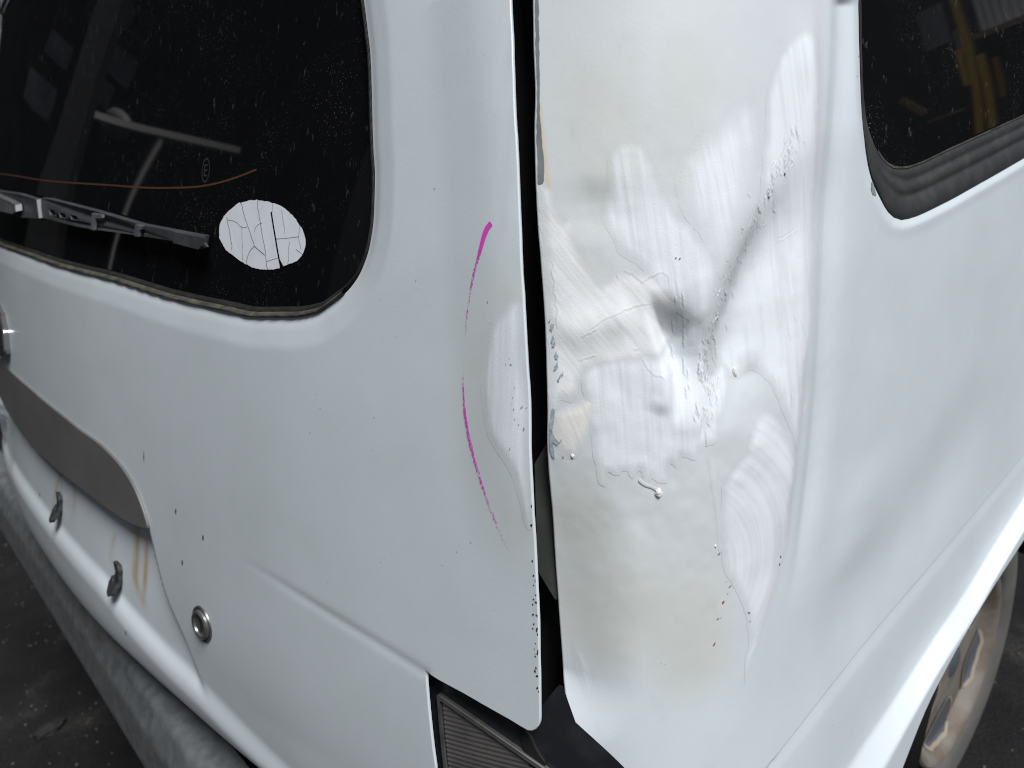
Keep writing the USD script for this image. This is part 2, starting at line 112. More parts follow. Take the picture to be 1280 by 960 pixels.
    'sticker_tear': [(-.3651, 1.2961), (-.3634, 1.2923), (-.3618, 1.2886), (-.3601, 1.2848), (-.3584, 1.2810), (-.3568, 1.2773), (-.3552, 1.2735), (-.3536, 1.2697), (-.3520, 1.2660), (-.3503, 1.2622), (-.3485, 1.2585), (-.3466, 1.2548)],
    'crack0': [(-.3877, 1.3054), (-.3864, 1.3022), (-.3850, 1.2991), (-.3836, 1.2960), (-.3823, 1.2929), (-.3809, 1.2898), (-.3795, 1.2867), (-.3781, 1.2836), (-.3767, 1.2806), (-.3753, 1.2775), (-.3739, 1.2744), (-.3726, 1.2713), (-.3714, 1.2682), (-.3701, 1.2651), (-.3690, 1.2620), (-.3679, 1.2589), (-.3668, 1.2558), (-.3657, 1.2527)],
    'crack1': [(-.4126, 1.3042), (-.4102, 1.3010), (-.4079, 1.2978), (-.4056, 1.2946), (-.4032, 1.2914), (-.4009, 1.2883), (-.3985, 1.2851), (-.3961, 1.2820), (-.3938, 1.2789), (-.3914, 1.2758), (-.3890, 1.2727), (-.3866, 1.2696)],
    'crack2': [(-.4346, 1.2918), (-.4324, 1.2886), (-.4304, 1.2854), (-.4285, 1.2822), (-.4269, 1.2789), (-.4255, 1.2757), (-.4242, 1.2724), (-.4230, 1.2691), (-.4221, 1.2658)],
    'crack3': [(-.3866, 1.2696), (-.3909, 1.2668), (-.3940, 1.2639), (-.3958, 1.2607), (-.3971, 1.2573), (-.3974, 1.2538)],
    'crack4': [(-.3866, 1.2696), (-.3811, 1.2674), (-.3757, 1.2653), (-.3703, 1.2632)],
    'crack5': [(-.4316, 1.2899), (-.4238, 1.2893), (-.4171, 1.2879), (-.4119, 1.2853), (-.4068, 1.2838), (-.3996, 1.2845)],
    'crack6': [(-.3545, 1.2761), (-.3484, 1.2766), (-.3423, 1.2770), (-.3363, 1.2775), (-.3305, 1.2780), (-.3247, 1.2784)],
    'crack7': [(-.3263, 1.2908), (-.3259, 1.2877), (-.3255, 1.2845), (-.3251, 1.2814), (-.3247, 1.2783), (-.3239, 1.2751), (-.3223, 1.2721), (-.3205, 1.2690)],
    'crack8': [(-.3663, 1.2583), (-.3606, 1.2596), (-.3551, 1.2609), (-.3496, 1.2621)],
    'crack9': [(-.4086, 1.2850), (-.4080, 1.2817), (-.4074, 1.2783), (-.4069, 1.2749), (-.4063, 1.2716), (-.4058, 1.2682), (-.4053, 1.2648), (-.4047, 1.2614), (-.4042, 1.2580)],
    'crack10': [(-.3638, 1.3028), (-.3639, 1.2995), (-.3640, 1.2961)],
    'crack11': [(-.3267, 1.2689), (-.3191, 1.2655)],
    'crack12': [(-.3509, 1.2985), (-.3497, 1.2955), (-.3486, 1.2925), (-.3474, 1.2895), (-.3463, 1.2865), (-.3452, 1.2835), (-.3440, 1.2805)],
    'crack13': [(-.3368, 1.2746), (-.3369, 1.2712), (-.3369, 1.2679), (-.3369, 1.2645), (-.3370, 1.2611), (-.3371, 1.2577)],
    'crack14': [(-.3781, 1.2880), (-.3841, 1.2866), (-.3871, 1.2843), (-.3880, 1.2809)],
    'defrost': [(-2.1468, 1.3268), (-2.1240, 1.3223), (-2.0961, 1.3176), (-1.3865, 1.3324), (-1.2173, 1.3334), (-1.1216, 1.3321), (-1.0502, 1.3302), (-.9892, 1.3283), (-.9353, 1.3269), (-.8867, 1.3259), (-.8432, 1.3250), (-.8042, 1.3242), (-.7690, 1.3234), (-.7371, 1.3226), (-.7078, 1.3218), (-.6805, 1.3209), (-.6547, 1.3199), (-.6303, 1.3189), (-.6069, 1.3181), (-.5846, 1.3175), (-.5631, 1.3172), (-.5423, 1.3171), (-.5224, 1.3171), (-.5033, 1.3173), (-.4850, 1.3178), (-.4676, 1.3190), (-.4510, 1.3205), (-.4353, 1.3224), (-.4205, 1.3246), (-.4063, 1.3270), (-.3929, 1.3295)],
    'emark': [(-.4774, 1.3311)],
    'wiper_arm': [(-2.1677, 1.3104), (-1.1917, 1.3130), (-1.0094, 1.3122), (-.9076, 1.3071), (-.8925, 1.2857), (-1.0051, 1.2829), (-1.1856, 1.2836), (-2.1674, 1.2716)],
    'wiper_pivot': [(-2.1677, 1.3067), (-1.1911, 1.3108), (-1.0288, 1.3037), (-.9922, 1.3004), (-.9862, 1.2926), (-1.0109, 1.2888), (-1.1865, 1.2893), (-2.1674, 1.2790)],
    'wiper_body': [(-.9037, 1.3081), (-.8611, 1.3078), (-.6959, 1.2972), (-.5788, 1.2858), (-.5049, 1.2813), (-.4517, 1.2782), (-.4549, 1.2680), (-.5040, 1.2726), (-.5777, 1.2758), (-.6962, 1.2785), (-.7538, 1.2802), (-.8965, 1.2856)],
    'wiper_hole0': [(-.8650, 1.2968), (-.8380, 1.2956), (-.8304, 1.2895), (-.8568, 1.2896)],
    'wiper_hole1': [(-.8210, 1.2942), (-.7955, 1.2930), (-.7873, 1.2875), (-.8138, 1.2881)],
    'wiper_hole2': [(-.7776, 1.2925), (-.7523, 1.2913), (-.7451, 1.2864), (-.7712, 1.2871)],
    'wiper_clip': [(-.6980, 1.2956), (-.6688, 1.2944), (-.6684, 1.2912), (-.6883, 1.2909), (-.6894, 1.2787), (-.6986, 1.2793)],
    'wiper_clip2': [(-.5843, 1.2864), (-.5679, 1.2853), (-.5693, 1.2823), (-.5747, 1.2822), (-.5759, 1.2755), (-.5851, 1.2760)],
    'wiper_end': [(-.5049, 1.2816), (-.4517, 1.2782), (-.4445, 1.2777), (-.4455, 1.2737), (-.4395, 1.2706), (-.4495, 1.2716), (-.4549, 1.2680), (-.5039, 1.2719)],
    'wiper_low': [(-.5101, 1.2697), (-.4611, 1.2665), (-.4599, 1.2542), (-.5042, 1.2571)],
    'gate_chips': [(-.0799, 1.1175), (-.0789, 1.1056), (-.0763, 1.0821), (-.0749, 1.0704), (-.0744, 1.0651), (-.0734, 1.0587), (-.0735, 1.0526), (-.0735, 1.0453), (-.0731, 1.0387), (-.0734, 1.0358), (-.0708, 1.0217), (-.0699, 1.0162), (-.0688, 1.0079), (-.0687, 1.0027), (-.1176, 1.3481), (-.1138, 1.3221), (-.1489, 1.3891), (-.5729, 1.0573), (-.1244, 1.2427), (-.1201, 1.2311), (-.0882, 1.1837), (-.0894, 1.1801), (-.0907, 1.1492), (-.2155, 1.1578), (-.1858, 1.2540), (-.2174, 1.2396), (-.2155, 1.1345), (-.2603, 1.0201), (-.1927, 1.0624)],
    'notch': [(-.0984, 1.2481)],
    'lamp_housing': [(-.1786, .9673), (-.1485, .9663), (-.0733, .9669), (-.0609, .9886), (-.0503, .9652), (-.0250, .9497), (-.0023, .9347), (.0007, .8898), (-.0926, .8460), (-.1540, .8142), (-.1625, .8871)],
    'lamp_lens': [(-.1525, .9525), (-.1171, .9423), (-.0910, .9337), (-.0664, .9248), (-.0200, .9017), (-.0191, .8826), (-.1427, .8233), (-.1458, .8966)],
    'lamp_hl': [(-.1251, .9375), (-.1221, .9301), (-.1233, .9223)],
    'edge': [(-.0370, 1.4197), (-.0378, 1.4133), (-.0385, 1.4068), (-.0392, 1.4004), (-.0399, 1.3940), (-.0406, 1.3875), (-.0411, 1.3811), (-.0416, 1.3746), (-.0421, 1.3681), (-.0428, 1.3617), (-.0437, 1.3552), (-.0448, 1.3488), (-.0457, 1.3424), (-.0465, 1.3359), (-.0471, 1.3294), (-.0478, 1.3229), (-.0484, 1.3163), (-.0490, 1.3098), (-.0495, 1.3032), (-.0500, 1.2966), (-.0504, 1.2900), (-.0508, 1.2834), (-.0510, 1.2768), (-.0512, 1.2701), (-.0515, 1.2635), (-.0518, 1.2568), (-.0521, 1.2500), (-.0524, 1.2433), (-.0528, 1.2365), (-.0532, 1.2297), (-.0537, 1.2229), (-.0543, 1.2160), (-.0549, 1.2091), (-.0556, 1.2022), (-.0562, 1.1952), (-.0569, 1.1883), (-.0577, 1.1812), (-.0584, 1.1742), (-.0593, 1.1671), (-.0604, 1.1600), (-.0613, 1.1528), (-.0619, 1.1456), (-.0624, 1.1383), (-.0628, 1.1310), (-.0631, 1.1237), (-.0634, 1.1163), (-.0636, 1.1089), (-.0640, 1.1014), (-.0644, 1.0939), (-.0650, 1.0863), (-.0655, 1.0787), (-.0660, 1.0710), (-.0665, 1.0632), (-.0669, 1.0554), (-.0673, 1.0476), (-.0677, 1.0397), (-.0682, 1.0317), (-.0686, 1.0236), (-.0690, 1.0155), (-.0694, 1.0074), (-.0698, .9992), (-.0703, .9909), (-.0706, .9826), (-.0706, .9742), (-.0698, .9658), (-.0670, .9586), (-.0620, .9519), (-.0577, .9448), (-.0536, .9374), (-.0487, .9307), (-.0428, .9247), (-.0372, .9181), (-.0316, .9112), (-.0261, .9038)],
    'bare_strip': [(-.0375, 1.4198), (-.0345, 1.4192), (-.0335, 1.4190), (-.0335, 1.4184), (-.0335, 1.4173), (-.0336, 1.4157), (-.0337, 1.4136), (-.0339, 1.4112), (-.0342, 1.4086), (-.0345, 1.4057), (-.0348, 1.4028), (-.0352, 1.3997), (-.0355, 1.3967), (-.0359, 1.3938), (-.0362, 1.3910), (-.0365, 1.3884), (-.0367, 1.3861), (-.0370, 1.3838), (-.0372, 1.3815), (-.0375, 1.3792), (-.0377, 1.3770), (-.0380, 1.3747), (-.0383, 1.3724), (-.0385, 1.3701), (-.0388, 1.3678), (-.0391, 1.3655), (-.0393, 1.3632), (-.0396, 1.3609), (-.0398, 1.3586), (-.0401, 1.3563), (-.0403, 1.3540), (-.0406, 1.3517), (-.0408, 1.3495), (-.0409, 1.3471), (-.0411, 1.3448), (-.0411, 1.3425), (-.0412, 1.3402), (-.0413, 1.3379), (-.0413, 1.3356), (-.0414, 1.3333), (-.0415, 1.3309), (-.0415, 1.3286), (-.0415, 1.3263), (-.0416, 1.3240), (-.0417, 1.3217), (-.0419, 1.3194), (-.0422, 1.3169), (-.0427, 1.3143), (-.0432, 1.3120), (-.0440, 1.3105), (-.0467, 1.3097), (-.0473, 1.3107), (-.0474, 1.3134), (-.0474, 1.3164), (-.0474, 1.3188), (-.0473, 1.3211), (-.0473, 1.3234), (-.0472, 1.3258), (-.0470, 1.3281), (-.0468, 1.3304), (-.0465, 1.3327), (-.0463, 1.3350), (-.0461, 1.3373), (-.0458, 1.3396), (-.0455, 1.3420), (-.0453, 1.3443), (-.0450, 1.3466), (-.0448, 1.3489), (-.0445, 1.3512), (-.0442, 1.3535), (-.0440, 1.3558), (-.0437, 1.3581), (-.0435, 1.3604), (-.0432, 1.3627), (-.0430, 1.3650), (-.0427, 1.3673), (-.0425, 1.3696), (-.0422, 1.3719), (-.0420, 1.3742), (-.0417, 1.3765), (-.0415, 1.3788), (-.0412, 1.3811), (-.0410, 1.3834), (-.0408, 1.3857), (-.0405, 1.3879)],
    'yellow_edge': [(-.0405, 1.3557), (-.0407, 1.3509), (-.0408, 1.3460), (-.0409, 1.3412), (-.0409, 1.3364), (-.0410, 1.3315), (-.0410, 1.3267), (-.0410, 1.3218), (-.0410, 1.3170), (-.0408, 1.3121), (-.0406, 1.3073)],
    'V1': [(.1160, 1.3165), (.1107, 1.3082), (.1051, 1.3001), (.0991, 1.2922), (.0930, 1.2846), (.0871, 1.2768), (.0813, 1.2690), (.0758, 1.2611), (.0705, 1.2530), (.0654, 1.2448), (.0606, 1.2363), (.0564, 1.2275), (.0524, 1.2185), (.0491, 1.2091), (.0463, 1.1994), (.0439, 1.1895), (.0420, 1.1793), (.0404, 1.1690), (.0390, 1.1584)],
    'V2': [(.0146, 1.2429), (.0150, 1.2380), (.0156, 1.2331), (.0164, 1.2282), (.0174, 1.2233), (.0187, 1.2184), (.0199, 1.2135), (.0212, 1.2085), (.0226, 1.2035), (.0239, 1.1984), (.0247, 1.1934), (.0251, 1.1882), (.0253, 1.1830), (.0254, 1.1778), (.0255, 1.1725), (.0255, 1.1673), (.0254, 1.1620), (.0253, 1.1567), (.0251, 1.1514)],
    'arc_c': [(-.0038, 1.0515)],
    'F_plate': [(.0697, 1.3362), (.0727, 1.3389), (.0756, 1.3408), (.0784, 1.3420), (.0811, 1.3427), (.0838, 1.3429), (.0863, 1.3427), (.0891, 1.3415), (.0920, 1.3391), (.0942, 1.3364), (.0950, 1.3339), (.0953, 1.3314), (.0954, 1.3286), (.0955, 1.3257), (.0954, 1.3227), (.0953, 1.3198), (.0950, 1.3170), (.0946, 1.3143), (.0939, 1.3116), (.0931, 1.3090), (.0922, 1.3064), (.0913, 1.3037), (.0905, 1.3011), (.0896, 1.2985), (.0887, 1.2959), (.0878, 1.2933), (.0868, 1.2907), (.0858, 1.2881), (.0847, 1.2855), (.0837, 1.2830), (.0826, 1.2805), (.0814, 1.2779), (.0803, 1.2754), (.0791, 1.2730), (.0778, 1.2705), (.0765, 1.2680), (.0752, 1.2656), (.0738, 1.2632), (.0725, 1.2608), (.0710, 1.2584), (.0696, 1.2560), (.0681, 1.2536), (.0666, 1.2512), (.0649, 1.2483), (.0632, 1.2453), (.0614, 1.2425), (.0597, 1.2405), (.0583, 1.2398), (.0573, 1.2410), (.0566, 1.2442), (.0559, 1.2479), (.0550, 1.2511), (.0539, 1.2539), (.0528, 1.2567), (.0515, 1.2595), (.0502, 1.2622), (.0489, 1.2650), (.0475, 1.2676), (.0461, 1.2703), (.0446, 1.2729), (.0429, 1.2754), (.0412, 1.2779), (.0396, 1.2804), (.0383, 1.2830), (.0373, 1.2856), (.0364, 1.2883), (.0355, 1.2910), (.0348, 1.2938), (.0343, 1.2966), (.0343, 1.2993), (.0346, 1.3020), (.0352, 1.3046), (.0361, 1.3073), (.0371, 1.3099), (.0382, 1.3124), (.0393, 1.3148), (.0406, 1.3169), (.0421, 1.3190), (.0439, 1.3209), (.0460, 1.3227), (.0484, 1.3244), (.0509, 1.3260), (.0535, 1.3274)],
    'B1': [(-.0497, 1.2179), (-.0386, 1.2220), (-.0275, 1.2251), (-.0163, 1.2271), (-.0051, 1.2284), (.0062, 1.2288)],
    'B2': [(.0232, 1.1977), (.0202, 1.1862), (.0158, 1.1752), (.0098, 1.1648)],
    'Dsh': [(-.0143, 1.3138), (-.0147, 1.3030), (-.0149, 1.2921), (-.0149, 1.2811), (-.0147, 1.2700)],
    'R1': [(.1373, 1.3962), (.1362, 1.3845), (.1351, 1.3727), (.1340, 1.3609), (.1329, 1.3490), (.1318, 1.3371), (.1302, 1.3252), (.1284, 1.3133), (.1267, 1.3013), (.1252, 1.2891), (.1237, 1.2768), (.1224, 1.2644), (.1210, 1.2519), (.1197, 1.2392), (.1185, 1.2263), (.1172, 1.2133), (.1159, 1.2001), (.1145, 1.1868), (.1128, 1.1735), (.1111, 1.1600), (.1093, 1.1464), (.1073, 1.1328), (.1051, 1.1190), (.1028, 1.1053), (.1001, 1.0916), (.0972, 1.0778), (.0944, 1.0639), (.0916, 1.0498), (.0888, 1.0355), (.0860, 1.0212)],
    'Rline': [(.1487, 1.3952), (.1470, 1.3833), (.1454, 1.3712), (.1439, 1.3592), (.1424, 1.3471), (.1410, 1.3349), (.1397, 1.3226), (.1385, 1.3102), (.1373, 1.2978), (.1360, 1.2852), (.1348, 1.2725), (.1336, 1.2596), (.1325, 1.2466), (.1315, 1.2334), (.1305, 1.2199), (.1295, 1.2063), (.1283, 1.1927), (.1257, 1.1796), (.1221, 1.1667), (.1197, 1.1532), (.1177, 1.1393), (.1154, 1.1254), (.1126, 1.1117), (.1095, 1.0980), (.1063, 1.0843), (.1032, 1.0703), (.1006, 1.0558), (.0979, 1.0412), (.0946, 1.0270), (.0906, 1.0132), (.0855, 1.0004), (.0787, .9891), (.0727, .9770), (.0676, .9640), (.0630, .9502)],
    'G1': [(.1653, 1.3939), (.1638, 1.3817), (.1621, 1.3696), (.1604, 1.3573), (.1585, 1.3451), (.1565, 1.3329), (.1543, 1.3206), (.1520, 1.3084), (.1498, 1.2961), (.1479, 1.2836), (.1461, 1.2709), (.1445, 1.2581), (.1429, 1.2452), (.1414, 1.2321), (.1398, 1.2189), (.1383, 1.2055), (.1368, 1.1919), (.1352, 1.1782), (.1335, 1.1644), (.1318, 1.1504), (.1300, 1.1363), (.1280, 1.1221), (.1259, 1.1078), (.1235, 1.0935), (.1210, 1.0791), (.1184, 1.0647), (.1156, 1.0502), (.1125, 1.0358), (.1092, 1.0214), (.1055, 1.0073), (.1014, .9934), (.0970, .9796)],
    'H1': [(.0768, 1.1892), (.0772, 1.1785), (.0775, 1.1677), (.0777, 1.1568), (.0778, 1.1457), (.0777, 1.1346), (.0776, 1.1233)],
    'S1': [(.4152, 1.0048), (.3927, .9970), (.3709, .9897), (.3497, .9828), (.3290, .9764), (.3090, .9705), (.2897, .9648), (.2714, .9590), (.2539, .9532), (.2372, .9474), (.2210, .9418), (.2052, .9367), (.1897, .9318), (.1748, .9271), (.1604, .9224), (.1464, .9178), (.1329, .9132), (.1200, .9083), (.1078, .9029), (.0961, .8970), (.0848, .8907), (.0741, .8839)],
    'S2': [(.1842, 1.0639), (.1815, 1.0476), (.1786, 1.0313), (.1755, 1.0149), (.1722, .9985), (.1687, .9822), (.1650, .9658), (.1611, .9496)],
    'F_up': [(-.0061, 1.3061), (-.0057, 1.3089), (-.0052, 1.3117), (-.0045, 1.3143), (-.0038, 1.3169), (-.0031, 1.3194), (-.0019, 1.3220), (-.0002, 1.3243), (.0017, 1.3262), (.0041, 1.3277), (.0069, 1.3285), (.0097, 1.3281), (.0126, 1.3274), (.0153, 1.3266), (.0177, 1.3252), (.0197, 1.3231), (.0214, 1.3206), (.0227, 1.3183), (.0236, 1.3157), (.0244, 1.3130), (.0252, 1.3102), (.0259, 1.3075), (.0266, 1.3048), (.0273, 1.3021), (.0280, 1.2994), (.0288, 1.2967), (.0298, 1.2941), (.0309, 1.2914), (.0322, 1.2888), (.0336, 1.2863), (.0351, 1.2838), (.0367, 1.2813), (.0384, 1.2789), (.0403, 1.2766), (.0422, 1.2742), (.0440, 1.2718), (.0458, 1.2693), (.0478, 1.2668), (.0498, 1.2642), (.0516, 1.2617), (.0531, 1.2590), (.0542, 1.2563), (.0550, 1.2536), (.0557, 1.2506), (.0561, 1.2476), (.0564, 1.2446), (.0562, 1.2417), (.0558, 1.2387), (.0553, 1.2358), (.0547, 1.2329), (.0540, 1.2302), (.0532, 1.2276), (.0518, 1.2249), (.0498, 1.2222), (.0475, 1.2198), (.0449, 1.2178), (.0424, 1.2167), (.0401, 1.2167), (.0378, 1.2178), (.0354, 1.2196), (.0329, 1.2219), (.0304, 1.2245), (.0281, 1.2271), (.0259, 1.2295), (.0238, 1.2317), (.0218, 1.2340), (.0198, 1.2364), (.0180, 1.2388), (.0162, 1.2412), (.0146, 1.2436), (.0132, 1.2463), (.0120, 1.2490), (.0108, 1.2518), (.0095, 1.2544), (.0080, 1.2568), (.0062, 1.2589), (.0038, 1.2606), (.0011, 1.2623), (-.0012, 1.2640), (-.0028, 1.2660), (-.0038, 1.2685), (-.0046, 1.2713), (-.0054, 1.2741), (-.0062, 1.2770), (-.0075, 1.2795), (-.0094, 1.2819), (-.0111, 1.2843), (-.0113, 1.2868), (-.0109, 1.2894), (-.0103, 1.2921), (-.0093, 1.2950)],
    'F_left': [(-.0478, 1.3097), (-.0446, 1.3094), (-.0418, 1.3088), (-.0395, 1.3073), (-.0380, 1.3048), (-.0375, 1.3022), (-.0374, 1.2993), (-.0371, 1.2965), (-.0364, 1.2934), (-.0354, 1.2902), (-.0340, 1.2882), (-.0316, 1.2888), (-.0285, 1.2905), (-.0276, 1.2904), (-.0275, 1.2880), (-.0276, 1.2845), (-.0278, 1.2810), (-.0276, 1.2781), (-.0271, 1.2754), (-.0264, 1.2726), (-.0256, 1.2699), (-.0248, 1.2672), (-.0239, 1.2646), (-.0228, 1.2619), (-.0217, 1.2593), (-.0204, 1.2568), (-.0188, 1.2542), (-.0170, 1.2516), (-.0149, 1.2503), (-.0124, 1.2510), (-.0098, 1.2527), (-.0070, 1.2546), (-.0042, 1.2556), (-.0015, 1.2555), (.0014, 1.2551), (.0044, 1.2548), (.0074, 1.2544), (.0102, 1.2539), (.0132, 1.2529), (.0160, 1.2515), (.0186, 1.2498), (.0208, 1.2480), (.0224, 1.2460), (.0239, 1.2435), (.0251, 1.2407), (.0262, 1.2376), (.0270, 1.2346), (.0276, 1.2317), (.0281, 1.2288), (.0286, 1.2258), (.0290, 1.2228), (.0291, 1.2198), (.0291, 1.2169), (.0287, 1.2139), (.0280, 1.2106), (.0270, 1.2074), (.0260, 1.2047), (.0249, 1.2027), (.0235, 1.2017), (.0213, 1.2011), (.0184, 1.2007), (.0151, 1.2005), (.0116, 1.2004), (.0080, 1.2003), (.0046, 1.2001), (.0016, 1.1998), (-.0013, 1.1994), (-.0043, 1.1991), (-.0072, 1.1987), (-.0102, 1.1984), (-.0132, 1.1980), (-.0161, 1.1976), (-.0192, 1.1973), (-.0227, 1.1970), (-.0262, 1.1967), (-.0294, 1.1963), (-.0320, 1.1957), (-.0336, 1.1947), (-.0348, 1.1924), (-.0358, 1.1892), (-.0369, 1.1859), (-.0383, 1.1830), (-.0402, 1.1799), (-.0422, 1.1782), (-.0451, 1.1792), (-.0482, 1.1807), (-.0496, 1.1806), (-.0504, 1.1776), (-.0513, 1.1736), (-.0526, 1.1711), (-.0553, 1.1704), (-.0558, 1.1723), (-.0559, 1.1758), (-.0558, 1.1797), (-.0557, 1.1828), (-.0556, 1.1858), (-.0555, 1.1888), (-.0553, 1.1917), (-.0552, 1.1947), (-.0550, 1.1977), (-.0548, 1.2006), (-.0546, 1.2036), (-.0544, 1.2066), (-.0542, 1.2095), (-.0540, 1.2124), (-.0538, 1.2154), (-.0537, 1.2183), (-.0535, 1.2212), (-.0533, 1.2241), (-.0531, 1.2270), (-.0529, 1.2299), (-.0528, 1.2328), (-.0526, 1.2357), (-.0524, 1.2386), (-.0522, 1.2415), (-.0520, 1.2444), (-.0519, 1.2473), (-.0517, 1.2501), (-.0515, 1.2530), (-.0513, 1.2558), (-.0512, 1.2587), (-.0510, 1.2616), (-.0509, 1.2644), (-.0508, 1.2672), (-.0507, 1.2701), (-.0506, 1.2729), (-.0505, 1.2758), (-.0504, 1.2786), (-.0503, 1.2814), (-.0502, 1.2842), (-.0502, 1.2870)],
    'F_mid': [(-.0342, 1.1960), (-.0318, 1.1983), (-.0294, 1.2003), (-.0268, 1.2019), (-.0242, 1.2030), (-.0215, 1.2035), (-.0186, 1.2038), (-.0156, 1.2040), (-.0126, 1.2041), (-.0095, 1.2041), (-.0065, 1.2042), (-.0035, 1.2041), (-.0005, 1.2040), (.0025, 1.2038), (.0055, 1.2036), (.0085, 1.2034), (.0114, 1.2033), (.0143, 1.2034), (.0172, 1.2037), (.0202, 1.2045), (.0231, 1.2054), (.0257, 1.2066), (.0281, 1.2080), (.0303, 1.2102), (.0324, 1.2130), (.0344, 1.2157), (.0364, 1.2179), (.0383, 1.2192), (.0402, 1.2190), (.0422, 1.2171), (.0443, 1.2141), (.0459, 1.2106), (.0470, 1.2075), (.0475, 1.2044), (.0478, 1.2007), (.0479, 1.1967), (.0480, 1.1927), (.0480, 1.1889), (.0482, 1.1857), (.0486, 1.1832), (.0493, 1.1818), (.0507, 1.1818), (.0538, 1.1832), (.0573, 1.1850), (.0600, 1.1862), (.0608, 1.1859), (.0611, 1.1836), (.0613, 1.1800), (.0613, 1.1759), (.0611, 1.1720), (.0608, 1.1688), (.0601, 1.1659), (.0592, 1.1630), (.0581, 1.1603), (.0569, 1.1576), (.0555, 1.1550), (.0540, 1.1526), (.0525, 1.1501), (.0513, 1.1473), (.0503, 1.1441), (.0493, 1.1412), (.0481, 1.1389), (.0459, 1.1378), (.0426, 1.1374), (.0392, 1.1370), (.0367, 1.1356), (.0346, 1.1328), (.0325, 1.1311), (.0296, 1.1321), (.0261, 1.1338), (.0236, 1.1349), (.0222, 1.1328), (.0210, 1.1287), (.0198, 1.1263), (.0186, 1.1283), (.0174, 1.1327), (.0164, 1.1355), (.0156, 1.1345), (.0148, 1.1313), (.0140, 1.1271), (.0131, 1.1232), (.0120, 1.1207), (.0096, 1.1203), (.0063, 1.1206), (.0045, 1.1237), (.0030, 1.1265), (.0013, 1.1243), (-.0004, 1.1210), (-.0015, 1.1221), (-.0021, 1.1261), (-.0028, 1.1302), (-.0040, 1.1319), (-.0063, 1.1298), (-.0089, 1.1276), (-.0107, 1.1293), (-.0122, 1.1328), (-.0145, 1.1327), (-.0173, 1.1306), (-.0201, 1.1301), (-.0229, 1.1325), (-.0243, 1.1333), (-.0251, 1.1304), (-.0258, 1.1259), (-.0266, 1.1227), (-.0280, 1.1233), (-.0298, 1.1263), (-.0305, 1.1292), (-.0309, 1.1323), (-.0312, 1.1355), (-.0316, 1.1386), (-.0319, 1.1416), (-.0322, 1.1447), (-.0325, 1.1477), (-.0327, 1.1507), (-.0329, 1.1538), (-.0331, 1.1568), (-.0333, 1.1598), (-.0335, 1.1628), (-.0337, 1.1658), (-.0339, 1.1688), (-.0340, 1.1718), (-.0342, 1.1747), (-.0343, 1.1777)],
